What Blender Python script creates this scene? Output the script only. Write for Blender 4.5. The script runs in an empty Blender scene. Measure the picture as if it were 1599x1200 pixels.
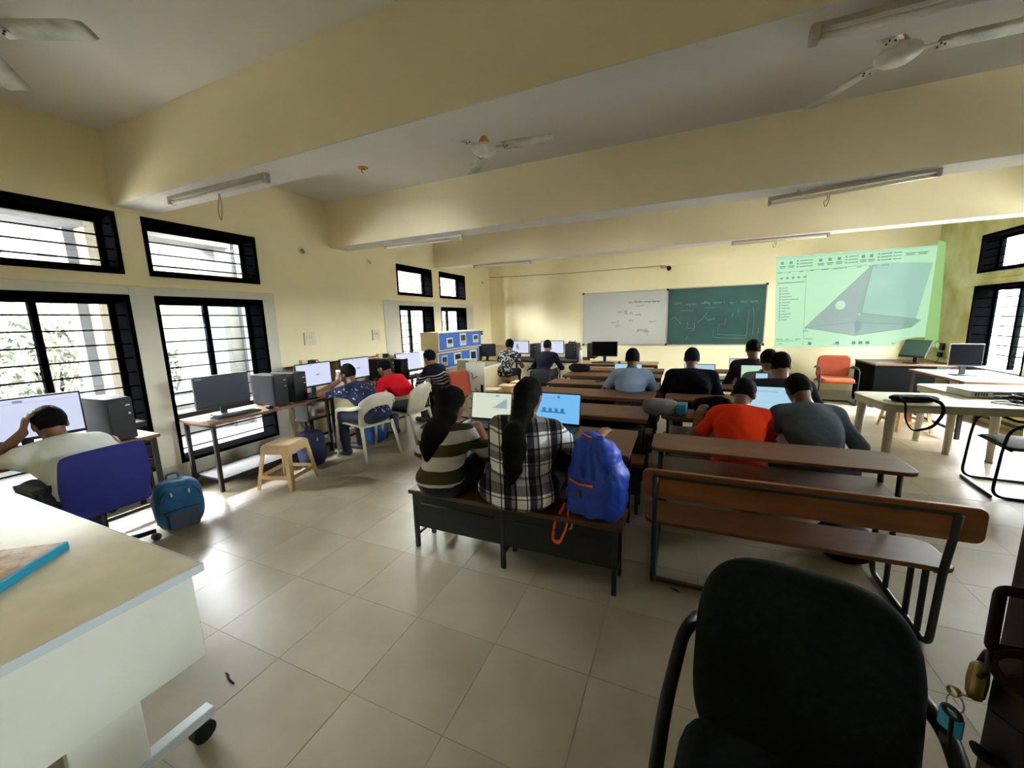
import bpy, math, random
import numpy as np
from mathutils import Vector, Matrix, Euler
random.seed(7)
PI = math.pi
SC = bpy.context.scene
COL = SC.collection

# ------------------------------------------------------------------ camera
cam_data = bpy.data.cameras.new('camera')
cam = bpy.data.objects.new('camera', cam_data)
COL.objects.link(cam)
SC.camera = cam
cam_data.sensor_fit = 'HORIZONTAL'
cam_data.sensor_width = 36.0
cam_data.lens = 606.15 / 1599 * 36.0
cam_data.clip_start = 0.05
yaw, pit, rol = math.radians(23.7094), math.radians(9.2293), math.radians(-1.5286)
fw = Vector((-math.sin(yaw) * math.cos(pit), math.cos(yaw) * math.cos(pit), -math.sin(pit)))
rt = Vector((math.cos(yaw), math.sin(yaw), 0))
up = rt.cross(fw)
rt2 = rt * math.cos(rol) + up * math.sin(rol)
up2 = -rt * math.sin(rol) + up * math.cos(rol)
cam.matrix_world = Matrix(((rt2.x, up2.x, -fw.x, 0), (rt2.y, up2.y, -fw.y, 0), (rt2.z, up2.z, -fw.z, 1.62), (0, 0, 0, 1)))

# ------------------------------------------------------------------ daylight
world = bpy.data.worlds.new('sky')
SC.world = world
world.use_nodes = True
bg = world.node_tree.nodes['Background']
bg.inputs[0].default_value = (0.93, 0.97, 1.0, 1)
bg.inputs[1].default_value = 62.0
SC.view_settings.view_transform = 'Standard'
SC.view_settings.look = 'None'
SC.view_settings.gamma = 1
SC.view_settings.use_curve_mapping = False
SC.view_settings.exposure = 1.95
def portal(name, loc, rot, sx, sy):
    l = bpy.data.lights.new(name, 'AREA')
    l.shape = 'RECTANGLE'; l.size = sx; l.size_y = sy
    l.cycles.is_portal = True
    o = bpy.data.objects.new(name, l); COL.objects.link(o)
    o.location = loc; o.rotation_euler = rot
# sampling portals in the window openings (they emit nothing themselves)
portal('window_portal', (-5.05, 1.8, 1.45), (0, -PI / 2, 0), 2.6, 3.2)
portal('window_portal', (-5.05, 7.0, 1.45), (0, -PI / 2, 0), 2.6, 2.6)
portal('window_portal', (4.35, 7.0, 1.45), (0, PI / 2, 0), 2.6, 2.6)
portal('window_portal', (4.35, 2.7, 2.42), (0, PI / 2, 0), .7, 1.3)

# ------------------------------------------------------------------ materials
def lin(c):
    out = []
    for v in c[:3]:
        v = v / 255.0
        out.append(v / 12.92 if v <= 0.04045 else ((v + 0.055) / 1.055) ** 2.4)
    return (out[0], out[1], out[2], 1.0)
def mat(name, col, rough=0.55, metal=0.0, var=0.0, vscale=6.0, bump=0.0, bscale=60.0, emit=0.0, spec=0.5, stretch=None, col2=None, alpha=1.0, coat=0.0):
    m = bpy.data.materials.new(name)
    m.use_nodes = True
    nt = m.node_tree
    b = nt.nodes['Principled BSDF']
    c = lin(col)
    b.inputs['Base Color'].default_value = c
    b.inputs['Roughness'].default_value = rough
    b.inputs['Metallic'].default_value = metal
    b.inputs['Specular IOR Level'].default_value = spec
    b.inputs['Coat Weight'].default_value = coat
    if emit:
        b.inputs['Emission Color'].default_value = c
        b.inputs['Emission Strength'].default_value = emit
        b.inputs['Base Color'].default_value = (0.02, 0.02, 0.02, 1)
    if var or bump:
        tc = nt.nodes.new('ShaderNodeTexCoord')
        mp = nt.nodes.new('ShaderNodeMapping')
        nt.links.new(tc.outputs['Object'], mp.inputs[0])
        if stretch: mp.inputs['Scale'].default_value = stretch
    if var:
        n = nt.nodes.new('ShaderNodeTexNoise')
        n.inputs['Scale'].default_value = vscale
        n.inputs['Detail'].default_value = 5
        r = nt.nodes.new('ShaderNodeValToRGB')
        c2 = lin(col2) if col2 else tuple(x * (1 - var) for x in c[:3]) + (1,)
        r.color_ramp.elements[0].position = 0.32
        r.color_ramp.elements[1].position = 0.66
        r.color_ramp.elements[0].color = c2
        r.color_ramp.elements[1].color = c
        nt.links.new(mp.outputs[0], n.inputs['Vector'])
        nt.links.new(n.outputs['Fac'], r.inputs[0])
        nt.links.new(r.outputs[0], b.inputs['Base Color'])
    if bump:
        n2 = nt.nodes.new('ShaderNodeTexNoise')
        n2.inputs['Scale'].default_value = bscale
        n2.inputs['Detail'].default_value = 3
        bp = nt.nodes.new('ShaderNodeBump')
        bp.inputs['Strength'].default_value = bump
        bp.inputs['Distance'].default_value = 0.01
        nt.links.new(mp.outputs[0], n2.inputs['Vector'])
        nt.links.new(n2.outputs['Fac'], bp.inputs['Height'])
        nt.links.new(bp.outputs[0], b.inputs['Normal'])
    return m

M = {}
M['wall'] = mat('cream_wall_paint', (245, 233, 194), 0.75, var=0.06, vscale=1.5, bump=0.05, bscale=30)
M['wall_white'] = mat('pale_plaster', (214, 212, 196), 0.75, var=0.06, vscale=2)
M['stained'] = mat('stained_cream_wall_projector_tint', (218, 216, 164), 0.75, var=0.2, vscale=2.2, col2=(176, 168, 100), bump=0.08, bscale=20)  # stained cream, shifted greener to paint in the projector's spill light
M['beam'] = mat('beam_paint', (238, 226, 194), 0.8, var=0.05, vscale=1.2)
M['ceiling'] = mat('ceiling_whitewash', (226, 224, 222), 0.85, var=0.06, vscale=1.4)
M['grout'] = mat('grout', (146, 132, 114), 0.8)
def floor_mat(name, col, col2):
    m = mat(name, col, 0.34, var=0.1, vscale=2.5, col2=col2, spec=0.3)
    return m
M['tiles'] = [floor_mat('floor_tile_a', (171, 160, 139), (159, 147, 126)), floor_mat('floor_tile_b', (168, 157, 136), (156, 143, 122)), floor_mat('floor_tile_c', (174, 163, 142), (161, 149, 128))]
M['black_paint'] = mat('black_window_paint', (4, 4, 5), 0.8, spec=0.0)
M['dark_frame'] = mat('brown_black_frame', (30, 23, 21), 0.75, var=0.25, vscale=10)
M['wood_top'] = mat('desk_laminate', (106, 66, 40), 0.45, var=0.22, vscale=3, stretch=(1, 6, 6), col2=(94, 58, 35), spec=0.35)
M['wood_edge'] = mat('desk_edge_wood', (96, 58, 36), 0.4, var=0.25, vscale=5)
M['back_wood'] = mat('backrest_wood', (142, 86, 48), 0.4, var=0.25, vscale=3, stretch=(1, 6, 6), col2=(112, 64, 36))
M['tan_top'] = mat('computer_table_top', (122, 80, 50), 0.55, var=0.18, vscale=3, stretch=(6, 1, 6))
M['pale_top'] = mat('pale_wood_top', (196, 160, 112), 0.4, var=0.12, vscale=4)
M['steel_dark'] = mat('dark_green_black_steel', (34, 38, 38), 0.42, var=0.25, vscale=9)
M['rust'] = mat('rusty_bar', (92, 66, 46), 0.6, var=0.4, vscale=12, col2=(50, 40, 34))
M['board_dark'] = mat('black_board', (9, 11, 10), 0.8, spec=0.03)
M['sheet'] = mat('dark_sheet_metal', (32, 35, 32), 0.7, var=0.25, vscale=5)
M['blk_plastic'] = mat('black_plastic', (16, 17, 19), 0.45, spec=0.3)
M['blk_plastic2'] = mat('charcoal_plastic', (26, 29, 34), 0.5, spec=0.3)
M['grey_metal'] = mat('grey_tower_side', (36, 37, 43), 0.6, var=0.1, spec=0.15)
M['silver'] = mat('brushed_steel', (190, 186, 178), 0.28, metal=0.9)
M['chrome'] = mat('chrome', (210, 210, 210), 0.15, metal=1.0)
M['white_plastic'] = mat('white_plastic', (226, 224, 214), 0.4, var=0.06)
M['dirty_white'] = mat('dusty_white_plastic', (192, 184, 163), 0.5, var=0.16, vscale=8)
M['beige_plastic'] = mat('beige_plastic', (206, 172, 124), 0.42, var=0.1, vscale=6)
M['beige_pale'] = mat('pale_beige_plastic', (222, 200, 160), 0.42, var=0.1, vscale=6)
M['blue_fabric'] = mat('royal_blue_fabric', (26, 32, 112), 0.85, var=0.12, vscale=40, bump=0.15, bscale=300)
M['black_fabric'] = mat('black_fabric', (30, 36, 32), 0.9, var=0.25, vscale=60, bump=0.2, bscale=350, spec=0.15)
M['orange_fabric'] = mat('rust_orange_fabric', (148, 60, 30), 0.9, var=0.1, vscale=30, bump=0.15, bscale=300)
M['orange_seat'] = mat('orange_seat_fabric', (168, 80, 42), 0.9, var=0.1, vscale=30, bump=0.15, bscale=300)
M['mesh_black'] = mat('black_mesh', (18, 19, 22), 0.7)
M['desk_white'] = mat('cream_white_laminate', (222, 212, 184), 0.5, var=0.06, vscale=5, col2=(206, 194, 164), spec=0.3)
M['desk_panel'] = mat('white_painted_panel', (236, 240, 232), 0.55, var=0.06, vscale=4)
M['edge_blue'] = mat('pale_edge_band', (206, 216, 224), 0.4)
M['rack_cream'] = mat('rack_cream', (226, 206, 160), 0.5, var=0.05)
M['rack_blue'] = mat('rack_blue', (58, 106, 190), 0.45)
M['meter'] = mat('meter_white', (214, 214, 208), 0.4)
M['meter_dark'] = mat('meter_dark', (36, 38, 44), 0.3)
M['whiteboard'] = mat('whiteboard_face', (186, 186, 182), 0.5, var=0.03, vscale=3)
M['chalk'] = mat('chalkboard_face', (40, 80, 74), 0.7, var=0.22, vscale=2.4, col2=(31, 66, 62))
M['chalkline'] = mat('chalk_writing', (132, 158, 146), 0.9)
M['ink'] = mat('marker_writing', (86, 84, 92), 0.6)
M['alu'] = mat('aluminium_frame', (176, 172, 166), 0.4, metal=0.5)
M['paper'] = mat('white_paper', (136, 144, 156), 0.6)
M['fan_white'] = mat('dusty_fan_white', (214, 216, 208), 0.4, var=0.3, vscale=7, col2=(160, 162, 152))
M['fan_cup'] = mat('orange_brown_cup', (200, 146, 70), 0.45)
M['tube'] = mat('unlit_glass_tube', (226, 222, 216), 0.25)
M['batten'] = mat('tube_batten', (178, 168, 156), 0.5, var=0.15)
M['wire'] = mat('old_wire', (138, 126, 100), 0.7)
M['blkwire'] = mat('black_wire', (18, 18, 20), 0.6)
M['switch'] = mat('switch_board', (226, 218, 190), 0.45)
M['leather_dark'] = mat('black_bag_cloth', (16, 16, 19), 0.8, bump=0.2, bscale=80, spec=0.1)
M['brass'] = mat('worn_brass', (168, 142, 82), 0.38, metal=0.7, var=0.25, vscale=30)
M['iron'] = mat('dark_iron', (52, 42, 34), 0.5, metal=0.4, var=0.3, vscale=25)
M['door'] = mat('dark_brown_door', (58, 40, 28), 0.5, var=0.3, vscale=8)
M['cyan'] = mat('cyan_key_tag', (40, 160, 210), 0.35)
M['teal'] = mat('teal_bag_cloth', (22, 86, 128), 0.75, var=0.12, vscale=20, bump=0.2, bscale=90)
M['navy'] = mat('navy_bag_cloth', (24, 30, 70), 0.75, var=0.15, vscale=20, bump=0.2, bscale=90)
M['azure'] = mat('blue_bag_cloth', (24, 88, 160), 0.75, var=0.15, vscale=20, bump=0.2, bscale=90)
M['royal'] = mat('royal_blue_nylon', (30, 76, 205), 0.5, var=0.15, vscale=14, bump=0.35, bscale=18)
M['orange_web'] = mat('orange_webbing', (240, 92, 44), 0.6)
M['grey_bag'] = mat('grey_bag_cloth', (104, 102, 100), 0.8, var=0.1, vscale=25, bump=0.15, bscale=120)
M['teal_flat'] = mat('teal_panel_cloth', (24, 104, 132), 0.6)
M['marble'] = mat('marbled_board', (196, 168, 126), 0.5, var=0.3, vscale=22, col2=(140, 98, 64))
M['turq'] = mat('turquoise_spine', (22, 142, 178), 0.4)
M['scr_off'] = mat('dark_screen', (30, 40, 56), 0.4, spec=0.3)
M['scr_off2'] = mat('black_screen', (6, 6, 8), 0.5, spec=0.03)
M['scr_projector_tint'] = mat('painted_projector_tint_screen', (66, 92, 84), 0.6, spec=0.2)  # teal paints in the projector light falling on a matte screen
M['scr_white'] = mat('lit_white_screen', (214, 220, 248), emit=0.244)
M['scr_pale'] = mat('lit_pale_green_screen', (226, 236, 214), emit=0.220)
M['scr_mint'] = mat('lit_mint_screen', (206, 240, 214), emit=0.216)
M['scr_cyan'] = mat('lit_cyan_screen', (180, 222, 244), emit=0.228)
M['scr_blue'] = mat('lit_blue_screen', (120, 192, 246), emit=0.244)
M['ui_grey'] = mat('lit_interface_grey', (150, 158, 178), emit=0.196)
M['ui_blue'] = mat('lit_interface_blue', (60, 134, 206), emit=0.196)
M['ui_shape'] = mat('lit_model_grey', (176, 190, 196), emit=0.196)
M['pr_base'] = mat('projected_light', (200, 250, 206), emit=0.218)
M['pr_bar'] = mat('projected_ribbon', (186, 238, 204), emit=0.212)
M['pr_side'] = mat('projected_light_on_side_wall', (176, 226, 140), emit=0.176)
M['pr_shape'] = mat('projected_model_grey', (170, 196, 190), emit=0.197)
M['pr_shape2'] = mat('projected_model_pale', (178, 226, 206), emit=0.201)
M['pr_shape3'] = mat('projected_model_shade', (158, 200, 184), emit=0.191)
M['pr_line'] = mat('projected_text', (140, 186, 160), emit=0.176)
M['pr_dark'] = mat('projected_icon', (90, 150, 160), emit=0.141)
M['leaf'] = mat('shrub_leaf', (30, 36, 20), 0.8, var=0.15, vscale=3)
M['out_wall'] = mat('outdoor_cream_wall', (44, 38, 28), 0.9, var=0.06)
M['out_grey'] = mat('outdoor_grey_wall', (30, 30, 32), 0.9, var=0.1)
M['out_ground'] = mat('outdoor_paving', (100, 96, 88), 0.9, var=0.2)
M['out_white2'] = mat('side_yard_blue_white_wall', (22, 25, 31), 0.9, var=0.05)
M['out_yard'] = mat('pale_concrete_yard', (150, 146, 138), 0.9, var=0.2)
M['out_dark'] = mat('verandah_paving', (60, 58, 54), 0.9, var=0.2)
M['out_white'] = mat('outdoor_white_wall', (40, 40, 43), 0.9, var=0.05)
M['skin'] = mat('brown_skin', (112, 74, 54), 0.5, var=0.12, vscale=14)
M['skin2'] = mat('light_brown_skin', (148, 102, 76), 0.5, var=0.12, vscale=14)
M['hair'] = mat('black_hair', (7, 6, 7), 0.75, var=0.3, vscale=30, stretch=(6, 6, 0.8), bump=0.8, bscale=70, spec=0.1)
M['hair_br'] = mat('dark_brown_hair', (16, 11, 10), 0.6, var=0.5, vscale=30, stretch=(8, 8, 0.35), bump=1.0, bscale=50, spec=0.08)
M['eye'] = mat('eye_white', (226, 222, 214), 0.2)
M['jeans'] = mat('dark_denim', (26, 32, 48), 0.85, var=0.15, vscale=30)
M['pants_blk'] = mat('black_trousers', (20, 20, 24), 0.85, var=0.15, vscale=30)
M['pants_grey'] = mat('grey_trousers', (70, 72, 78), 0.85, var=0.15, vscale=30)
M['shoe'] = mat('dark_shoe', (30, 30, 34), 0.5)
def glass():
    m = bpy.data.materials.new('window_glass'); m.use_nodes = True
    nt = m.node_tree; nt.nodes.remove(nt.nodes['Principled BSDF'])
    t = nt.nodes.new('ShaderNodeBsdfTransparent'); g = nt.nodes.new('ShaderNodeBsdfGlossy'); x = nt.nodes.new('ShaderNodeMixShader')
    t.inputs[0].default_value = (0.95, 0.97, 0.96, 1)
    g.inputs['Roughness'].default_value = 0.05
    x.inputs[0].default_value = 0.05
    nt.links.new(t.outputs[0], x.inputs[1]); nt.links.new(g.outputs[0], x.inputs[2])
    nt.links.new(x.outputs[0], nt.nodes['Material Output'].inputs[0])
    return m
M['glass'] = glass()

def cloth_nodes(name, rough=0.85):
    m = bpy.data.materials.new(name); m.use_nodes = True
    nt = m.node_tree; b = nt.nodes['Principled BSDF']; b.inputs['Roughness'].default_value = rough; b.inputs['Specular IOR Level'].default_value = 0.1
    tc = nt.nodes.new('ShaderNodeTexCoord')
    n2 = nt.nodes.new('ShaderNodeTexNoise'); n2.inputs['Scale'].default_value = 14
    bp = nt.nodes.new('ShaderNodeBump'); bp.inputs['Strength'].default_value = 0.35; bp.inputs['Distance'].default_value = 0.02
    nt.links.new(tc.outputs['Object'], n2.inputs['Vector']); nt.links.new(n2.outputs['Fac'], bp.inputs['Height'])
    nt.links.new(bp.outputs[0], b.inputs['Normal'])
    sp = nt.nodes.new('ShaderNodeSeparateXYZ'); nt.links.new(tc.outputs['Object'], sp.inputs[0])
    return m, nt, b, tc, sp
def ramp(nt, src, stops, mode='CONSTANT'):
    r = nt.nodes.new('ShaderNodeValToRGB'); r.color_ramp.interpolation = mode
    el = r.color_ramp.elements
    while len(el) < len(stops): el.new(0.5)
    for e, (p, c) in zip(el, stops): e.position = p; e.color = lin(c)
    nt.links.new(src, r.inputs[0]); return r.outputs[0]
def math_node(nt, op, a, bv=None):
    n = nt.nodes.new('ShaderNodeMath'); n.operation = op
    if hasattr(a, 'links') or not isinstance(a, (int, float)): nt.links.new(a, n.inputs[0])
    else: n.inputs[0].default_value = a
    if bv is not None:
        if isinstance(bv, (int, float)): n.inputs[1].default_value = bv
        else: nt.links.new(bv, n.inputs[1])
    return n.outputs[0]
def shirt_plain(name, col): return mat(name, col, 0.9, var=0.1, vscale=10, bump=0.5, bscale=14, spec=0.08)
def shirt_stripes(name, period, stops, off=0.0, ax='Z', vee=0.0, mask=None, base=None):
    m, nt, b, tc, sp = cloth_nodes(name)
    z = sp.outputs[ax]
    if vee:
        ab = math_node(nt, 'ABSOLUTE', sp.outputs['X']); z = math_node(nt, 'SUBTRACT', z, math_node(nt, 'MULTIPLY', ab, vee))
    t = math_node(nt, 'FRACT', math_node(nt, 'DIVIDE', math_node(nt, 'ADD', z, off + 10 * period), period))
    c = ramp(nt, t, stops)
    if mask:
        lo, hi = mask
        inside = math_node(nt, 'MULTIPLY', math_node(nt, 'GREATER_THAN', z, lo), math_node(nt, 'LESS_THAN', z, hi))
        mx = nt.nodes.new('ShaderNodeMix'); mx.data_type = 'RGBA'
        nt.links.new(inside, mx.inputs[0]); mx.inputs[6].default_value = lin(base); nt.links.new(c, mx.inputs[7]); c = mx.outputs[2]
    nt.links.new(c, b.inputs['Base Color']); return m
def shirt_plaid(name):
    m, nt, b, tc, sp = cloth_nodes(name)
    def band(s, period, off):
        t = math_node(nt, 'FRACT', math_node(nt, 'DIVIDE', math_node(nt, 'ADD', s, off + 10 * period), period))
        return ramp(nt, t, [(0.0, (245, 245, 245)), (0.36, (110, 108, 112)), (0.42, (245, 245, 245)), (0.5, (66, 62, 68)), (0.78, (150, 148, 152)), (0.92, (60, 58, 62))])
    d = math_node(nt, 'ADD', sp.outputs['X'], math_node(nt, 'MULTIPLY', sp.outputs['Y'], 0.5))
    a, c = band(d, 0.17, 0.03), band(sp.outputs['Z'], 0.17, 0.0)
    mx = nt.nodes.new('ShaderNodeMix'); mx.data_type = 'RGBA'; mx.blend_type = 'MULTIPLY'; mx.inputs[0].default_value = 0.85
    nt.links.new(a, mx.inputs[6]); nt.links.new(c, mx.inputs[7]); nt.links.new(mx.outputs[2], b.inputs['Base Color']); return m
def shirt_spots(name, base, spot, scale, lo=0.3, feature='F1'):
    m, nt, b, tc, sp = cloth_nodes(name)
    v = nt.nodes.new('ShaderNodeTexVoronoi'); v.inputs['Scale'].default_value = scale
    nz = nt.nodes.new('ShaderNodeTexNoise'); nz.inputs['Scale'].default_value = scale * 0.8
    nt.links.new(tc.outputs['Object'], nz.inputs['Vector'])
    mxv = nt.nodes.new('ShaderNodeMix'); mxv.data_type = 'RGBA'; mxv.inputs[0].default_value = 0.08
    nt.links.new(tc.outputs['Object'], mxv.inputs[6]); nt.links.new(nz.outputs['Color'], mxv.inputs[7])
    nt.links.new(mxv.outputs[2], v.inputs['Vector'])
    c = ramp(nt, v.outputs['Distance'], [(0.0, spot), (lo, base)])
    nt.links.new(c, b.inputs['Base Color']); return m
M['sh_olive'] = shirt_stripes('olive_white_stripe_knit', 0.152, [(0.0, (74, 68, 46)), (0.5, (206, 200, 200))], off=0.03)
M['sh_plaid'] = shirt_plaid('black_white_check_cotton')
M['sh_orange'] = shirt_plain('orange_cotton', (232, 58, 24))
M['sh_grey'] = shirt_plain('slate_grey_sweatshirt', (78, 88, 98))
M['sh_plum'] = shirt_plain('dark_plum_cotton', (44, 38, 50))
M['sh_stone'] = shirt_plain('stone_grey_cotton', (122, 118, 114))
M['sh_black'] = shirt_plain('black_cotton', (18, 20, 28))
M['sh_blue'] = shirt_plain('powder_blue_cotton', (142, 162, 192))
M['sh_maroon'] = shirt_plain('dark_maroon_cotton', (52, 38, 50))
M['sh_zebra'] = shirt_spots('black_white_ornament_cotton', (34, 34, 38), (186, 182, 178), 24, 0.40)
M['sh_navy'] = shirt_plain('dark_navy_cotton', (17, 18, 28))
M['sh_vee'] = shirt_stripes('navy_knit_with_white_chevrons', 0.045, [(0.0, (22, 22, 36)), (0.72, (214, 214, 220))], vee=-0.35, mask=(0.6, 0.87), base=(22, 22, 36))
M['sh_red'] = shirt_plain('red_cotton', (208, 26, 40))
M['sh_floral'] = shirt_spots('navy_floral_cotton', (36, 40, 66), (150, 152, 170), 22, 0.22)
M['sh_white'] = shirt_plain('white_cotton', (208, 212, 208))

# ------------------------------------------------------------------ mesh helpers
def rotm(rx=0, ry=0, rz=0): return Euler((rx, ry, rz)).to_matrix()
class MB:
    def __init__(s): s.v = []; s.f = []; s.m = []; s.cur = 0
    def add(s, vs, fs):
        o = len(s.v); s.v += [tuple(v) for v in vs]; s.f += [tuple(i + o for i in f) for f in fs]; s.m += [s.cur] * len(fs)
        return s
    def bb(s, x0, x1, y0, y1, z0, z1):
        v = [(x, y, z) for z in (z0, z1) for y in (y0, y1) for x in (x0, x1)]
        return s.add(v, [(0, 2, 3, 1), (4, 5, 7, 6), (0, 1, 5, 4), (2, 6, 7, 3), (0, 4, 6, 2), (1, 3, 7, 5)])
    def box(s, c, d, R=None):
        n = len(s.v); s.bb(-d[0] / 2, d[0] / 2, -d[1] / 2, d[1] / 2, -d[2] / 2, d[2] / 2)
        for i in range(n, len(s.v)):
            p = Vector(s.v[i])
            if R is not None: p = R @ p
            s.v[i] = tuple(p + Vector(c))
        return s
    def tube(s, pts, r, n=8, closed=False, ry=None):
        pts = [Vector(p) for p in pts]; N = len(pts)
        rs = r if isinstance(r, (list, tuple)) else [r] * N
        prev = None; vs = []
        for i, p in enumerate(pts):
            if closed: t = pts[(i + 1) % N] - pts[i - 1]
            else: t = pts[min(i + 1, N - 1)] - pts[max(i - 1, 0)]
            t.normalize()
            if prev is None:
                a = Vector((0, 0, 1)) if abs(t.z) < 0.9 else Vector((1, 0, 0))
                u = t.cross(a).normalized()
            else:
                u = (prev - t * prev.dot(t)).normalized()
            prev = u; w = t.cross(u)
            for k in range(n):
                an = 2 * PI * k / n
                vs.append(p + u * math.cos(an) * rs[i] + w * math.sin(an) * (rs[i] if ry is None else ry))
        fs = []
        for i in range(N if closed else N - 1):
            j = (i + 1) % N
            for k in range(n):
                fs.append((i * n + k, i * n + (k + 1) % n, j * n + (k + 1) % n, j * n + k))
        if not closed:
            fs.append(tuple(range(n - 1, -1, -1))); fs.append(tuple((N - 1) * n + k for k in range(n)))
        return s.add(vs, fs)
    def lathe(s, prof, n=20, c=(0, 0, 0), R=None):
        vs = []
        for r, z in prof:
            for k in range(n):
                a = 2 * PI * k / n; p = Vector((r * math.cos(a), r * math.sin(a), z))
                if R is not None: p = R @ p
                vs.append(p + Vector(c))
        fs = []
        for i in range(len(prof) - 1):
            for k in range(n): fs.append((i * n + k, i * n + (k + 1) % n, (i + 1) * n + (k + 1) % n, (i + 1) * n + k))
        fs.append(tuple(range(n - 1, -1, -1))); fs.append(tuple((len(prof) - 1) * n + k for k in range(n)))
        return s.add(vs, fs)
    def prism(s, poly, t0, t1, fn):
        """poly: 2-D outline, fn(u, v, t) -> point"""
        n = len(poly); vs = [fn(u, v, t0) for u, v in poly] + [fn(u, v, t1) for u, v in poly]
        fs = [tuple(range(n - 1, -1, -1)), tuple(range(n, 2 * n))] + [(i, (i + 1) % n, n + (i + 1) % n, n + i) for i in range(n)]
        return s.add(vs, fs)
    def ball(s, c, r, n=12, m=8, R=None):
        if not isinstance(r, (list, tuple)): r = (r, r, r)
        vs = []
        for i in range(m + 1):
            a = PI * i / m
            for k in range(n):
                b = 2 * PI * k / n; p = Vector((r[0] * math.sin(a) * math.cos(b), r[1] * math.sin(a) * math.sin(b), r[2] * math.cos(a)))
                if R is not None: p = R @ p
                vs.append(p + Vector(c))
        fs = [(i * n + k, (i + 1) * n + k, (i + 1) * n + (k + 1) % n, i * n + (k + 1) % n) for i in range(m) for k in range(n)]
        return s.add(vs, fs)
    def build(s, name, m, parent=None, bevel=0.0, smooth=False, seg=2, solid=0.0, sub=0):
        me = bpy.data.meshes.new(name); me.from_pydata(s.v, [], s.f)
        ms = m if isinstance(m, (list, tuple)) else [m]
        for x in ms: me.materials.append(x)
        if len(ms) > 1: me.polygons.foreach_set('material_index', s.m)
        if smooth: me.polygons.foreach_set('use_smooth', [True] * len(me.polygons))
        me.update()
        o = bpy.data.objects.new(name, me); COL.objects.link(o)
        if parent: o.parent = parent
        if solid:
            d = o.modifiers.new('thickness', 'SOLIDIFY'); d.thickness = solid; d.offset = 0
        if sub:
            d = o.modifiers.new('smooth', 'SUBSURF'); d.levels = sub; d.render_levels = sub
        if bevel:
            d = o.modifiers.new('edge', 'BEVEL'); d.width = bevel; d.segments = seg; d.limit_method = 'ANGLE'; d.angle_limit = 0.7
        return o
def fillet(pts, r, n=5):
    pts = [Vector(p) for p in pts]; out = [pts[0]]
    for i in range(1, len(pts) - 1):
        a, b, c = pts[i - 1], pts[i], pts[i + 1]
        rr = min(r, (a - b).length * 0.49, (c - b).length * 0.49)
        p, q = b + (a - b).normalized() * rr, b + (c - b).normalized() * rr
        for k in range(n + 1):
            t = k / n; out.append(p * (1 - t) ** 2 + b * 2 * t * (1 - t) + q * t * t)
    out.append(pts[-1]); return out
def rrect(x0, x1, y0, y1, r, n=4):
    out = []
    for cx, cy, a0 in ((x1 - r, y1 - r, 0), (x0 + r, y1 - r, PI / 2), (x0 + r, y0 + r, PI), (x1 - r, y0 + r, 1.5 * PI)):
        for k in range(n + 1):
            a = a0 + PI / 2 * k / n; out.append((cx + r * math.cos(a), cy + r * math.sin(a)))
    return out
XY = lambda u, v, t: (u, v, t)
XZ = lambda u, v, t: (u, t, v)
YZ = lambda u, v, t: (t, u, v)
def tag(o, label=None, cat=None, group=None, kind=None):
    if label: o['label'] = label
    if cat: o['category'] = cat
    if group: o['group'] = group
    if kind: o['kind'] = kind
    return o
def thing(name, label, cat, loc=(0, 0, 0), rz=0.0, group=None):
    o = bpy.data.objects.new(name, None); COL.objects.link(o)
    o.empty_display_size = 0.1
    o.location = loc; o.rotation_euler = (0, 0, rz)
    return tag(o, label, cat, group)
def struct(name, rot=None):
    o = bpy.data.objects.new(name, None); COL.objects.link(o); o['kind'] = 'structure'; return o
def dup(root, loc, rz=0.0, label=None, group=None):
    r = root.copy(); COL.objects.link(r); r.location = loc; r.rotation_euler = (0, 0, rz)
    if label: r['label'] = label
    if group: r['group'] = group
    for ch in list(root.children):
        c = ch.copy(); COL.objects.link(c); c.parent = r
        for g in list(ch.children):
            d = g.copy(); COL.objects.link(d); d.parent = c
    return r

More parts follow.
